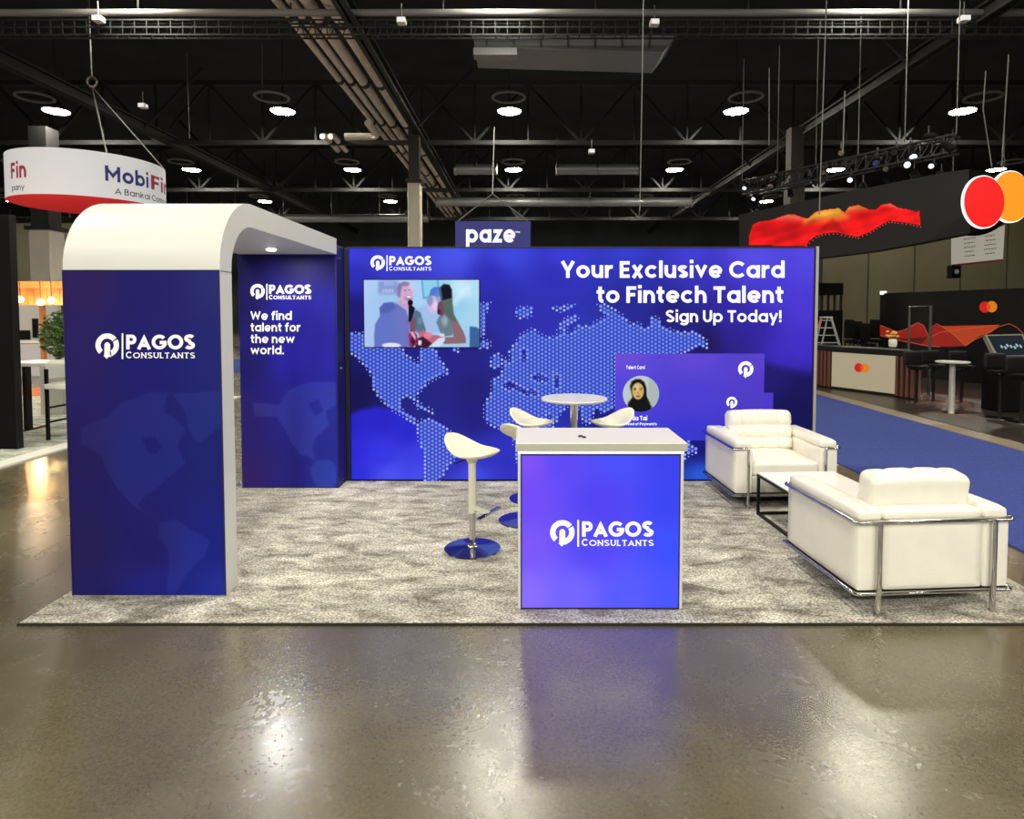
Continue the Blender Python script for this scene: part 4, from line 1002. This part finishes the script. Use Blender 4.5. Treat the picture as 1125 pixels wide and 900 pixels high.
# ================================================================ LEFT BACKGROUND
p = W(18.5, 495)
t = thing('partition_panel', 'tall black panel at the left edge of the picture', 'partition panel', (p.x-1, p.y, 0))
obj('panel', MB().box(p.x-2.2, p.y, .016, p.x, p.y+.1, 3.02), blackm, t); obj('panel_edge', MB().box(p.x, p.y, .016, p.x+.012, p.y+.1, 3.02), black, t)
# high table and chairs
wt = mat('bright_table', (238, 238, 226), .35)
hx, hy = -7.05, 9.35
t = thing('high_table', 'high rectangular table with white top behind the archway at left', 'table', (hx, hy, .016))
obj('table_top', MB().box(-7.5, 9.0, 1.0, -6.0, 9.7, 1.05), wt, t, bevel=.004)
for x in (-7.42, -6.1):
    obj('leg', MB().box(x-.03, 9.3, .04, x+.03, 9.4, 1.0), black, t); obj('foot', MB().box(x-.04, 9.05, .016, x+.04, 9.65, .04), black, t)
def bar_chair(loc, rz, lab):
    t = thing('bar_chair', lab, 'bar chair', loc, rz, 'bar chairs at the left high table'); x, y, _ = loc
    M = WM[t.name]
    def B(name, *bx, m=black, bv=0): obj(name, MB().box(*bx, M=M), m, t, bevel=bv)
    for sx in (-1, 1):
        for sy in (-1, 1): B('leg', sx*.19-.018, sy*.19-.018, .016, sx*.19+.018, sy*.19+.018, .72 if sy < 0 else 1.0)
    B('seat', -.22, -.22, .72, .22, .22, .80, m=wt, bv=.02)
    B('backrest', -.2, .175, .86, .2, .205, 1.04, m=mat('pale_backrest', (190, 190, 186), .5), bv=.01)
    for z in (.25, .45): B('stretcher', -.19, -.2, z, .19, -.18, z+.025); B('stretcher', -.19, .18, z, .19, .2, z+.025)
p = W(60, 484); bar_chair((p.x+.16, p.y+.12, 0), 1.5, 'black framed bar chair with white seat in front of the left high table')
bar_chair((-6.9, 10.1, 0), PI, 'bar chair behind the left high table, mostly hidden by it')
# plant
leaf = mat('plant_leaf', (84, 112, 54), .5, var=.35, vscale=4); bx, by = -8.15, 11.0
t = thing('potted_shrub', 'small leafy green shrub in a grey planter behind the left high table', 'plant', (bx, by, .016))
obj('planter', MB().box(bx-.2, by-.2, .016, bx+.2, by+.2, .95), mat('grey_planter', (170, 170, 162), .6), t, bevel=.01)
mb = MB()
for i in range(650):
    u = Vector((random.gauss(0, 1), random.gauss(0, 1), random.gauss(0, 1))).normalized(); r = random.random()**.4
    c = Vector((bx+u.x*.28*r, by+u.y*.28*r, 1.38+u.z*.42*r)); a = Vector((random.gauss(0, 1), random.gauss(0, 1), random.gauss(0, .6))).normalized()*.055
    b = a.orthogonal().normalized()*.024; n_ = a.cross(b).normalized()*.008
    mb.add([c-a, c-b+n_, c+a, c+b+n_], [(0, 1, 2, 3)])
obj('foliage', mb, leaf, t, smooth=0)
mb = MB()
for k in range(6): mb.tube([(bx, by, .94), (bx+random.uniform(-.05, .05), by, 1.2), (bx+random.uniform(-.2, .2), by+random.uniform(-.1, .1), 1.6)], [.012, .009, .004], 6)
split_obj('stem', mb, mat('bark', (86, 64, 44), .8), t)
# wooden canopy with bulbs
woodm = mat('warm_wood', (170, 112, 66), .6, var=.25, vscale=3)
D = 15.0; a, b = V(-10, 312, D), V(92, 335, D)
t = thing('wood_canopy', 'warm wooden canopy with glowing bulbs far left behind the archway', 'canopy', ((a.x+b.x)/2, D, 0))
mb = MB()
for k in range(14): x = a.x+(b.x-a.x)*k/14; mb.box(x, D+.1, b.z, x+(b.x-a.x)/14-.012, D+.13, a.z)
mb.box(a.x, D-.02, a.z, b.x, D+1.6, a.z+.06).box(a.x, D-.04, a.z-.1, b.x, D-.01, a.z+.06)
obj('canopy_boards', mb, woodm, t)
mb = MB()
for x in (a.x+.05, b.x-.1): mb.box(x, D+1.4, .0, x+.09, D+1.5, a.z)
split_obj('post', mb, woodm, t)
bulbm = mat('bulb_glow', (255, 190, 96), .4, emit=14, ecol=(255, 186, 96))
for px_, py_, lab in ((22, 329, 'leftmost'), (44.5, 332, 'middle'), (56.5, 330, 'rightmost')):
    p = V(px_, py_, D-.35)
    r = thing('hanging_bulb', f'glowing warm hanging bulb, {lab} of three under the wooden canopy', 'bulb', p, 0, 'bulbs under the wooden canopy')
    obj('globe', MB().lathe([(.0, -.08), (.05, -.065), (.075, -.02), (.07, .03), (.035, .075), (.0, .08)], 18, p), bulbm, r)
    obj('cord', MB().tube([p+Vector((0, 0, .08)), (p.x, p.y, a.z+.05)], .008, 6), black, r)
    l = bpy.data.lights.new('bulb_light', 'POINT'); l.energy = 70; l.color = (1, .62, .28); l.shadow_soft_size = .08
    lo = bpy.data.objects.new('bulb_light', l); C.objects.link(lo); lo.location = p-Vector((0, .2, .1))
# white service counter with screens
D = 17.5; a, b = V(8, 375, D), V(80, 393, D)
t = thing('service_counter', 'long white service counter far left below the bulbs', 'counter', ((a.x+b.x)/2, D, 0))
obj('cabinet', MB().box(a.x, D, 0, b.x, D+.7, a.z-.05), mat('pale_blue_front', (206, 210, 226), .5), t, bevel=.01); obj('countertop', MB().box(a.x-.05, D-.05, a.z-.05, b.x+.05, D+.75, a.z), wt, t)
a, b = V(0, 344, 19.5), V(62, 374, 19.5)
t = thing('display_wall', 'white display wall with framed posters behind the far left counter', 'display wall', ((a.x+b.x)/2, 19.5, 0))
obj('panel', MB().box(a.x, 19.5, 0, b.x, 19.6, a.z+.25), mat('pale_panel', (218, 216, 210), .6), t)
for x0, y0, x1, y1, nm in ((17, 363, 32, 373, 'screen'), (35, 350, 41, 371, 'poster')):
    p, q = V(x0, y0, 19.44), V(x1, y1, 19.44); obj(nm, MB().box(p.x, 19.44, q.z, q.x, 19.5, p.z), black, t)
a, b = V(67, 336, 20), V(82, 352, 20)
obj('wall_sign', MB().box(a.x, 20, b.z-2.2, b.x+1.5, 20.1, a.z), mat('maroon', (64, 20, 34), .6), label='dark maroon panel beside the wooden canopy', cat='panel')

# ================================================================ RIGHT BACKGROUND BOOTH
# black back wall
A = V(967, 323, 18.4); B_ = V(1125, 317.5, 14.6); u = (Vector((B_.x, B_.y, 0))-Vector((A.x, A.y, 0))); B2 = Vector((A.x, A.y, 0))+u*2.2
nrm = Vector((u.y, -u.x, 0)).normalized()
if nrm.y > 0: nrm = -nrm
t = thing('display_wall', 'black booth wall with glowing red mesh wave and two disc emblem at right', 'display wall', (A.x, A.y, 0))
a0 = Vector((A.x, A.y, .02)); a1_ = Vector((B2.x, B2.y, .02)); hgt = A.z
mb = MB().add([a0, a1_, a1_-nrm*.15, a0-nrm*.15]+[v+Vector((0, 0, hgt)) for v in (a0, a1_, a1_-nrm*.15, a0-nrm*.15)], [(3,2,1,0),(4,5,6,7),(0,1,5,4),(1,2,6,5),(2,3,7,6),(3,0,4,7)])
obj('wall_body', mb, mat('gloss_black', (12, 12, 14), .3), t)
pr = Plane(a0, nrm)
k8 = (880, 300, 4.592)
def kp(pts, k): return [(x/k[2]+k[0], y/k[2]+k[1]) for x, y in pts]
lay = mat('red_mesh_ink', (150, 22, 16), .6, emit=.55, ecol=(170, 26, 14)); lay2 = mat('dark_red_mesh_ink', (88, 12, 12), .6, emit=.5, ecol=(96, 14, 10)); lay3 = mat('orange_mesh_ink', (190, 62, 20), .6, emit=.6, ecol=(196, 64, 20))
def pfill(mb, pts, plane, off): mb.add([plane(x, y, off) for x, y in pts], [tuple(range(len(pts)))])
mb = MB(); pfill(mb, kp([(395,262),(470,292),(520,290),(580,250),(620,262),(640,300),(680,256),(780,300),(830,368),(640,372),(520,350),(400,316)], k8), pr, .01); split_obj('wave_graphic', mb, lay2, t, smooth=0)
mb = MB(); pfill(mb, kp([(395,262),(470,292),(520,290),(560,262),(590,250),(620,268),(640,322),(560,330),(500,330),(400,316)], k8), pr, .015); pfill(mb, kp([(640,322),(680,262),(720,268),(790,310),(830,368),(740,372),(600,366)], k8), pr, .014); split_obj('wave_graphic', mb, lay, t, smooth=0)
mb = MB(); pfill(mb, kp([(705,268),(1000,262),(960,300),(900,318),(870,340),(830,368),(780,318)], k8), pr, .018); split_obj('wave_graphic', mb, lay3, t, smooth=0)
def pline(mb, pts, plane, off, w):
    for q in thick(pts, w): mb.add([plane(p[0], p[1], off) for p in q], [(0, 1, 2, 3)])
mb = MB()
for pts in ([(395,262),(440,280),(490,300),(540,278),(590,250),(620,265),(645,325)], [(645,325),(665,270),(685,256),(720,275),(780,320),(830,368),(870,340),(930,312)], [(930,312),(1000,270),(1050,256),(1090,275),(1120,305)], [(400,316),(500,340),(640,368),(700,372)], [(640,330),(700,300),(800,285),(1000,262)]):
    pline(mb, kp(pts, k8), pr, .022, .55)
obj('wave_lines', mb, mat('orange_line_ink', (236, 110, 60), .6, emit=.5), t, smooth=0)
redi = mat('emblem_red', (226, 20, 20), .6, emit=.6); yeli = mat('emblem_orange', (240, 140, 20), .6, emit=.6); midi = mat('emblem_mid', (236, 86, 16), .6, emit=.6)
def emblem(par, plane, x1, y1, x2, y2, rx, ry, off, e1=redi, e2=yeli):
    for (x, y, m, nm, o_) in ((x1, y1, e1, 'emblem_disc_red', off), (x2, y2, e2, 'emblem_disc_orange', off+.004)):
        mb = MB(); pfill(mb, [(x+rx*math.cos(a*PI/16), y+ry*math.sin(a*PI/16)) for a in range(32)], plane, o_); obj(nm, mb, m, par, smooth=0)
    # lens where they overlap
    d = (x2-x1)/2; ca = math.acos(min(1, d/rx)); c = (x1+x2)/2
    pts = [(x1+rx*math.cos(-ca+2*ca*i/10), y1+ry*math.sin(-ca+2*ca*i/10)) for i in range(11)]+[(x2-rx*math.cos(-ca+2*ca*i/10), y2-ry*math.sin(-ca+2*ca*i/10)+0) for i in range(1, 10)]
    pts = pts[:11]+[(x2-rx*math.cos(-ca+2*ca*i/10), y1-ry*math.sin(-ca+2*ca*i/10)+(y2-y1)/2) for i in range(1, 10)]
    mb = MB(); pfill(mb, pts, plane, off+.008); obj('emblem_overlap', mb, midi, par, smooth=0)
emblem(t, pr, 1082, 337.5, 1089.5, 337, 6, 6.2, .02)
obj('wall_cap_light', MB().box(A.x-.02, A.y-.12, hgt-.02, A.x+.12, A.y-.02, hgt+.08), spotm, t)

# low curved counter with wooden slats
q0, q1, q2, q3 = W(895, 424), W(915, 428), W(985, 437), W(1008, 441)
def lerp(a, b, s): return a+(b-a)*s
base = [q0+Vector((-.3, .9, 0)), q0, q1, q2, q3, q3+Vector((.2, .5, 0))]
zmc = .98
t = thing('display_counter', 'black topped counter with lit cream front and brown wooden slats at right', 'counter', q1.lerp(q2, .5))
mb = MB(); bk2 = [p+Vector((.25, .8, 0)) for p in base]
poly = [Vector((p.x, p.y, .03)) for p in base+bk2[::-1]]
mb.prism(poly, (0, 0, zmc-.12)); obj('cabinet', mb, mat('dark_brown', (40, 24, 20), .6), t)
mb = MB(); mb.prism([Vector((p.x, p.y, zmc-.09))+((Vector((-.05, -.06, 0))) if i < 6 else Vector((0, 0, 0))) for i, p in enumerate(base+bk2[::-1])], (0, 0, .11)); obj('countertop', mb, black, t, bevel=.01)
def along(i, s): return base[i].lerp(base[i+1], s)
slat = mat('brown_slat', (104, 62, 52), .5)
for seg, n in ((0, 5), (1, 5), (3, 4), (4, 4)):
    mb = MB(); a, b = base[seg], base[seg+1]; d = (b-a).normalized(); nn = Vector((d.y, -d.x, 0))
    for k in range(n):
        p = a.lerp(b, (k+.3)/n); mb.bar(p+nn*.03+Vector((0, 0, .05)), p+nn*.03+Vector((0, 0, zmc-.1)), (b-a).length/n*.5, .05, up=nn)
    obj('slat_panel', mb, slat, t)
d = (q2-q1).normalized(); nn = Vector((d.y, -d.x, 0))
fa, fb = q1+nn*.05, q2+nn*.05
mb = MB().add([fa+Vector((0, 0, .08)), fb+Vector((0, 0, .08)), fb+Vector((0, 0, zmc-.11)), fa+Vector((0, 0, zmc-.11)), q1+Vector((0, 0, .08)), q2+Vector((0, 0, .08)), q2+Vector((0, 0, zmc-.11)), q1+Vector((0, 0, zmc-.11))], [(0,1,2,3),(1,5,6,2),(3,2,6,7),(4,0,3,7),(5,4,7,6),(0,4,5,1)])
obj('lit_front', mb, mat('cream_lightbox', (206, 192, 160), .5, emit=.42, ecol=(216, 202, 168)), t)
pf = Plane(fa, nn); emblem(t, pf, 943.5, 404, 950, 404.5, 4.9, 5, .01)
# flowers on the counter
p = W(981, 375, zmc+.02); p = V(981, 373, 14.2); p.z = zmc+.022
t = thing('flower_vase', 'small white vase of yellow flowers on the black counter at right', 'vase', p)
obj('vase', MB().lathe([(.07, 0), (.09, .06), (.09, .14), (.07, .18)], 18, p), mat('white_vase', (235, 232, 222), .4), t)
mb = MB()
for k in range(16):
    a = random.random()*2*PI; r = random.random()*.18; mb.lathe([(0, 0), (.035, .02), (.03, .045), (0, .055)], 8, (p.x+r*math.cos(a), p.y+r*math.sin(a), p.z+.2+random.random()*.12))
split_obj('flowers', mb, mat('yellow_petals', (236, 176, 76), .6), t)
mb = MB()
for k in range(8): a = k*.8; mb.tube([(p.x, p.y, p.z+.1), (p.x+.1*math.cos(a), p.y+.1*math.sin(a), p.z+.25)], .005, 5)
split_obj('stems', mb, leaf, t)
# black shelving tower and step ladder behind
Ds = 18.6; a, b = V(897, 311, Ds), V(925, 388, Ds)
t = thing('display_tower', 'black open display tower just right of the blue wall edge', 'display tower', ((a.x+b.x)/2, Ds, .02))
z1, z2 = V(910, 324, Ds).z, V(910, 341, Ds).z
obj('header', MB().box(a.x, Ds, z1, b.x, Ds+.5, a.z), blackm, t); obj('cabinet', MB().box(a.x, Ds, .02, b.x, Ds+.5, z2), blackm, t)
mb = MB()
for k in range(5): x = a.x+(b.x-a.x)*(k/4)*.94; mb.box(x, Ds+.05, z2, x+.05, Ds+.12, z1)
split_obj('upright', mb, black, t)
Dl = 17.0; t = thing('step_ladder', 'folded out aluminium A frame ladder behind the slatted counter', 'ladder', V(905, 372, Dl)*1)
tl, tr, bl, br = V(902.5, 349.5, Dl), V(913, 349.5, Dl), V(893, 375, Dl), V(921, 375, Dl)
t.location.z = .02; WM[t.name] = Matrix.Translation(t.location)
ex = lambda a, b: b+(b-a)*((b.z-.02)/(a.z-b.z))
alu = mat('aluminium', (206, 206, 204), .4, metal=.4)
split_obj('rail', MB().bar(tl, ex(tl, bl), .05, .03), mat('orange_rail', (190, 110, 60), .5), t); split_obj('rail', MB().bar(tr, ex(tr, br), .06, .04), alu, t)
mb = MB()
for k in range(6): s = .1+k*.32; mb.bar(tl.lerp(bl, s), tr.lerp(br, s), .06, .02)
split_obj('step', mb, alu, t); obj('cap', MB().box(tl.x, Dl-.1, tl.z, tr.x, Dl+.12, tl.z+.04), alu, t)
mb = MB()
for xx in (tl.x+.05, tr.x-.05): mb.bar((xx, Dl+.1, tl.z), (xx, Dl+.75, .02), .03)
split_obj('rear_leg', mb, alu, t)
# dark stacked seats behind the counter
for i, (px_, h_) in enumerate(((932, 1.6), (941, 1.55), (950, 1.5), (960, 1.6))):
    p = W(px_, 412); 
    D = 16.6+.3*(i % 2); p = V(px_, 400, D); X = p.x
    t = thing('black_chair', f'black upholstered high chair behind the slatted counter, {ordn[i]} of four', 'chair', (X, D, .02), 0, 'black high chairs behind the slatted counter')
    obj('backrest', MB().rbox(X-.13, D-.05, h_-.5, X+.13, D+.04, h_, .04, 6), blackm, t, smooth=60); obj('seat', MB().rbox(X-.13, D-.3, h_-.62, X+.13, D+.02, h_-.52, .04, 6), blackm, t, smooth=60)
    for sx in (-1, 1):
        for yy in (-.26, -.02): obj('leg', MB().box(X+sx*.11-.015, D+yy-.015, .02, X+sx*.11+.015, D+yy+.015, h_-.6), black, t)
# metal portal frame
p0, p1 = W(997, 428), W(1020, 434); zp = V(1000, 337, p0.y).z
t = thing('portal_frame', 'thin grey metal portal frame in front of the red mesh wall', 'frame', p0.lerp(p1, .5))
mb = MB().tube([(p0.x, p0.y, .02), (p0.x, p0.y, zp), (p1.x, p1.y, zp), (p1.x, p1.y, .02)], .028, 8); obj('tube_frame', mb, mat('grey_tube', (84, 84, 84), .4, metal=.5), t)
# tall silver table
p = W(1045, 455); zk = V(1046, 397, p.y).z
t = thing('high_table', 'slim silver pedestal table in front of the black booth at right', 'table', (p.x, p.y, .02))
obj('column', MB().lathe([(.05, .04), (.045, zk-.03)], 18, (p.x, p.y, 0)), mat('pale_metal', (196, 194, 186), .35, metal=.5), t); obj('table_top', MB().lathe([(.24, zk-.03), (.26, zk-.02), (.26, zk)], 36, (p.x, p.y, 0)), mat('pale_top', (188, 188, 180), .4), t)
obj('base', MB().lathe([(.18, .02), (.18, .03), (.05, .05)], 32, (p.x, p.y, 0)), chrome, t)
# black bar stools
def black_stool(loc, zs, lab):
    t = thing('bar_stool', lab, 'stool', loc, 0, 'black bar stools in the black booth'); c = (loc[0], loc[1], 0)
    obj('seat', MB().lathe([(.12, zs-.08), (.19, zs-.03), (.2, zs), (.17, zs+.01)], 24, c), black, t); obj('backrest', MB().rbox(loc[0]-.18, loc[1]+.12, zs, loc[0]+.18, loc[1]+.17, zs+.28, .02, 6), black, t, smooth=60)
    obj('column', MB().lathe([(.028, .04), (.028, zs-.06)], 14, c), black, t); obj('base', MB().lathe([(.21, .021), (.21, .032), (.05, .05)], 32, c), chrome, t)
for (x, y), z, lab in (((1098, 461), .82, 'black bar stool with chrome base below the tilted kiosk screen'), ((1006, 444), .75, 'black bar stool at the right end of the slatted counter'), ((1056, 444), .75, 'black bar stool behind the silver pedestal table'), ((1122, 466), .8, 'black bar stool cut by the right edge of the picture'), ((1025, 442), .75, 'black bar stool between the portal frame and the silver table')):
    p = W(x, y); black_stool((p.x, p.y, .02), z, lab)
# kiosk
Dk = 10.9; a, b, c_, d = V(1082, 368, Dk+.5), V(1124, 367, Dk+.5), V(1138, 396, Dk), V(1096, 397, Dk)
t = thing('touch_kiosk', 'black kiosk with tilted touch screen at the right edge', 'kiosk', ((c_.x+d.x)/2, Dk, .02))
nn = (b-a).cross(d-a).normalized()
if nn.y > 0: nn = -nn
mb = MB().prism([a, b, c_, d], -nn*.08); obj('screen_frame', mb, mat('kiosk_grey', (112, 112, 100), .4), t)
cc = (a+b+c_+d)/4; ins = [cc+(p-cc)*k+nn*.004 for p, k in ((a, .9), (b, .9), (c_, .84), (d, .84))]
ins[2] = ins[2]+(a-d)*.12; ins[3] = ins[3]+(a-d)*.12
mb = MB().add(ins, [(0, 1, 2, 3)]); obj('screen', mb, mat('kiosk_screen', (16, 26, 36), .2, emit=.5, ecol=(20, 34, 48)), t, smooth=0)
mb = MB(); ex_ = (ins[1]-ins[0]); ey = (ins[3]-ins[0])
for k in range(7): o_ = ins[0]+ex_*(.2+k*.09)+ey*(.5+.06*math.sin(k*2.1))+nn*.004; mb.add([o_, o_+ey*.16, o_+ex_*.06+ey*.13, o_+ex_*.06], [(0, 1, 2, 3)])
split_obj('screen_glow_marks', mb, mat('kiosk_marks', (150, 180, 196), .4, emit=.6), t, smooth=0)
mb = MB().box((a.x+d.x)/2+.1, Dk+.15, .02, (b.x+c_.x)/2-.1, Dk+.6, d.z-.02); obj('pedestal', mb, blackm, t, bevel=.02)
p, q = W(1052, 450), W(1110, 447)
obj('floor_strip', MB().bar(Vector((p.x+.6, p.y-.1, .03)), Vector((q.x+.7, q.y+.1, .03)), .1, .02), mat('pale_floor_strip', (190, 186, 172), .5), label='pale strip on the dark floor behind the kiosk stool', cat='floor strip')

# hanging fascia with red wave
FA, FB = V(812, 240, 18.5), V(1066, 222, 14.2)
uu = Vector((FB.x-FA.x, FB.y-FA.y, 0)); fn_ = Vector((uu.y, -uu.x, 0)).normalized()
if fn_.y > 0: fn_ = -fn_
pF = Plane(FA, fn_)
t = thing('hanging_sign', 'long charcoal hanging fascia with a glowing red wave at upper right', 'hanging sign', (FA+FB)/2)
top = [(812, 236), (850, 228), (900, 217), (950, 207), (1000, 197), (1040, 189), (1064, 186)]; bot = [(812, 292), (860, 288), (905, 283), (960, 276), (1010, 267), (1045, 260), (1066, 256)]
n = len(top); F1 = [pF(x, y) for x, y in top]; F2 = [pF(x, y) for x, y in bot]; th_ = -fn_*.35
mb = MB(); mb.v = [tuple(v) for v in F1+F2+[p+th_ for p in F1]+[p+th_ for p in F2]]
for i in range(n-1):
    mb.f += [(i, n+i, n+i+1, i+1), (2*n+i+1, 3*n+i+1, 3*n+i, 2*n+i), (i, i+1, 2*n+i+1, 2*n+i), (n+i, 3*n+i, 3*n+i+1, n+i+1)]
mb.f += [(0, 2*n, 3*n, n), (n-1, 2*n-1, 4*n-1, 3*n-1)]
obj('fascia', mb, mat('charcoal_fabric', (34, 32, 31), .85), t, smooth=0)
k9 = (800, 180, 3.0)
ribbon = kp([(68,270),(66,240),(80,200),(100,190),(140,185),(175,172),(195,166),(220,166),(248,176),(262,180),(285,158),(320,150),(365,145),(384,158),(395,142),(430,134),(465,150),(485,150),(505,134),(535,129),(565,145),(600,150),(618,157),(632,152),(635,205),(600,198),(560,192),(530,190),(500,205),(470,225),(430,242),(400,238),(360,228),(320,230),(290,240),(268,255),(258,272)], k9)
def f_rib(x, y):
    u = (x-800)*3; v = (y-180)*3
    c = np.zeros(u.shape+(3,))+np.array((228, 22, 24))
    P = lambda pts, w=8: soft(u, v, pts, w)
    c = blend(c, P([(250,190),(270,170),(290,155),(365,143),(386,160),(390,172),(340,178),(290,182)], 22), (214, 196, 60))
    c = blend(c, P([(385,158),(395,142),(430,134),(455,146),(440,152),(410,156)], 12), (226, 150, 60)); c = blend(c, P([(160,180),(195,164),(240,172),(230,184),(190,184)], 12), (226, 110, 80))
    c = blend(c, P([(500,134),(535,128),(570,146),(530,140)], 8)*.8, (246, 110, 90))
    c = blend(c, P([(75,210),(110,205),(180,200),(240,190),(235,205),(180,222),(110,232),(75,240)], 16)*.75, (160, 8, 14)); c = blend(c, P([(150,235),(230,210),(262,200),(280,190),(262,222),(210,250),(160,262)], 14)*.6, (150, 6, 14))
    c = blend(c, P([(385,160),(440,152),(470,158),(520,150),(500,170),(440,185),(400,178)], 16)*.6, (170, 8, 14)); c = blend(c, P([(300,225),(310,205),(345,180),(365,200),(385,228),(350,222)], 6)*.5, (120, 6, 10))
    gl = .5+.5*np.sin((u*.9+v*1.1)/14.0)*np.sin((v*1.7-u*.15)/16.0); c = c*(.86+.2*gl[..., None]); return c
xs, ys = np.meshgrid(np.linspace(821, 1013, 200), np.linspace(221, 272, 60)); ok = inpoly(xs, ys, ribbon)
mb = MB(); w_ = 200; idx = -np.ones(xs.size, int); P = []; sel = []
cell = ok[:-1, :-1] & ok[1:, :-1] & ok[:-1, 1:] & ok[1:, 1:]
for j, i in zip(*np.nonzero(cell)):
    q = []
    for jj, ii in ((j, i), (j+1, i), (j+1, i+1), (j, i+1)):
        k = jj*w_+ii
        if idx[k] < 0: idx[k] = len(P); P.append((xs.flat[k], ys.flat[k]))
        q.append(int(idx[k]))
    mb.f.append(tuple(q))
mb.v = [tuple(pF(x, y, .03)) for x, y in P]; PA = np.array(P); mb.c = lin(np.clip(f_rib(PA[:, 0], PA[:, 1]), 0, 255))
obj('wave_graphic', mb, printmat('wave_print', 1.15, .2, .6), t, smooth=0)
mb = MB()
for k in range(34):
    s = k/33; pts = kp([(258,268),(290,240),(320,230),(360,228),(400,238),(430,242),(470,225),(500,205),(530,190),(560,192),(600,198),(634,205)], k9)
    f_ = s*(len(pts)-1); i = min(int(f_), len(pts)-2); x = pts[i][0]+(pts[i+1][0]-pts[i][0])*(f_-i); y = pts[i][1]+(pts[i+1][1]-pts[i][1])*(f_-i)+1
    pfill(mb, [(x-.5, y-.5), (x+.5, y-.5), (x+.5, y+.5), (x-.5, y+.5)], pF, .04)
obj('wave_dots', mb, mat('pink_dot', (240, 110, 100), .6, emit=.7), t, smooth=0)
obj('end_drum', MB().tube([pF(1063, 222, -.02), pF(1063, 222, -.02)-fn_*.7], 34/F*14.3, 40), blackm, t)
# disc emblem sign
th = math.radians(14.6); De = 13.2; c1p, c2p = V(1081, 222, De), V(1114.5, 215.5, De)
dn = Vector((math.sin(th), -math.cos(th), 0)); du = Vector((math.cos(th), math.sin(th), 0))
pD = Plane(c1p, dn); Rr = 27.5/F*De
t = thing('hanging_sign', 'hanging sign of two overlapping glowing discs, red and orange, at upper right', 'hanging sign', c1p)
for pxy, col, nm, off in (((1081, 222), (240, 6, 10), 'red_disc', .0), ((1114.5, 215.5), (250, 150, 10), 'orange_disc', -.07)):
    c = pD(*pxy)+dn*off
    obj(nm+'_rim', MB().tube([c-dn*.05, c+dn*.0], Rr*1.045, 56), mat('white_rim_glow', (255, 250, 245), .4, emit=1.2), t, smooth=40)
    obj(nm, MB().tube([c+dn*.002, c+dn*.02], Rr, 56), mat(nm+'_face', col, .5, emit=.92), t, smooth=40)
mb = MB().tube([V(1100, 190, De+.1), V(1108, 60, De+.1)], .012, 5); split_obj('sling', mb, cabm, t)
# white rules-like hanging banner
De = 20.0; q = [V(1045.5, 291, De), V(1102, 285, De-1.2), V(1104, 247.5, De-1.2), V(1045.5, 258, De)]
t = thing('hanging_banner', 'white hanging banner with maroon edges below the two disc sign', 'banner', q[0].lerp(q[1], .5))
mb = MB().prism(q, (.02, .05, 0)); obj('sheet', mb, mat('white_banner', (222, 216, 198), .7, emit=.35), t, smooth=0)
nb = (q[1]-q[0]).cross(q[3]-q[0]).normalized()
if nb.y > 0: nb = -nb
U_, V_ = q[1]-q[0], q[3]-q[0]
def bp(s, r, o_=.01): return q[0]+U_*s+V_*r+nb*o_
mb = MB()
mb.add([bp(0, -.05), bp(1, -.05), bp(1, .01), bp(0, .01)], [(0,1,2,3)]).add([bp(0, 1), bp(1, 1.04), bp(1, 1.12), bp(0, 1.08)], [(0,1,2,3)])
split_obj('maroon_edge', mb, mat('banner_maroon', (120, 24, 50), .7), t, smooth=0)
mb = MB()
for cx_ in (.36, .76):
    for r_ in range(5):
        mb = MB()
        w2 = random.uniform(.07, .12); x = cx_-w2
        while x < cx_+w2: l_ = random.uniform(.02, .05); mb.add([bp(x, .22+.14*r_), bp(x+l_, .22+.14*r_), bp(x+l_, .25+.14*r_), bp(x, .25+.14*r_)], [(0,1,2,3)]); x += l_+.012
        obj('text_line', mb, mat('faint_ink', (90, 84, 84), .7), t, smooth=0)
mb = MB().tube([q[3], V(1048, 150, De)], .012, 5).tube([q[2], V(1103, 140, De-1.2)], .012, 5); split_obj('sling', mb, cabm, t)
p = V(1048.5, 298, De-.1)
t = thing('hanging_speaker', 'small black loudspeaker hanging below the white banner corner', 'speaker', p)
obj('case', MB().box(p.x-.14, p.y-.1, p.z-.22, p.x+.14, p.y+.15, p.z+.18), blackm, t, bevel=.01); obj('cone', MB().tube([p+Vector((0, -.1, -.02)), p+Vector((0, -.115, -.02))], .07, 16), mat('cone_grey', (150, 150, 150), .5), t)

# world
w = bpy.data.worlds.new('world'); sc.world = w; w.use_nodes = True
w.node_tree.nodes['Background'].inputs[0].default_value = (.02, .022, .028, 1); w.node_tree.nodes['Background'].inputs[1].default_value = .3
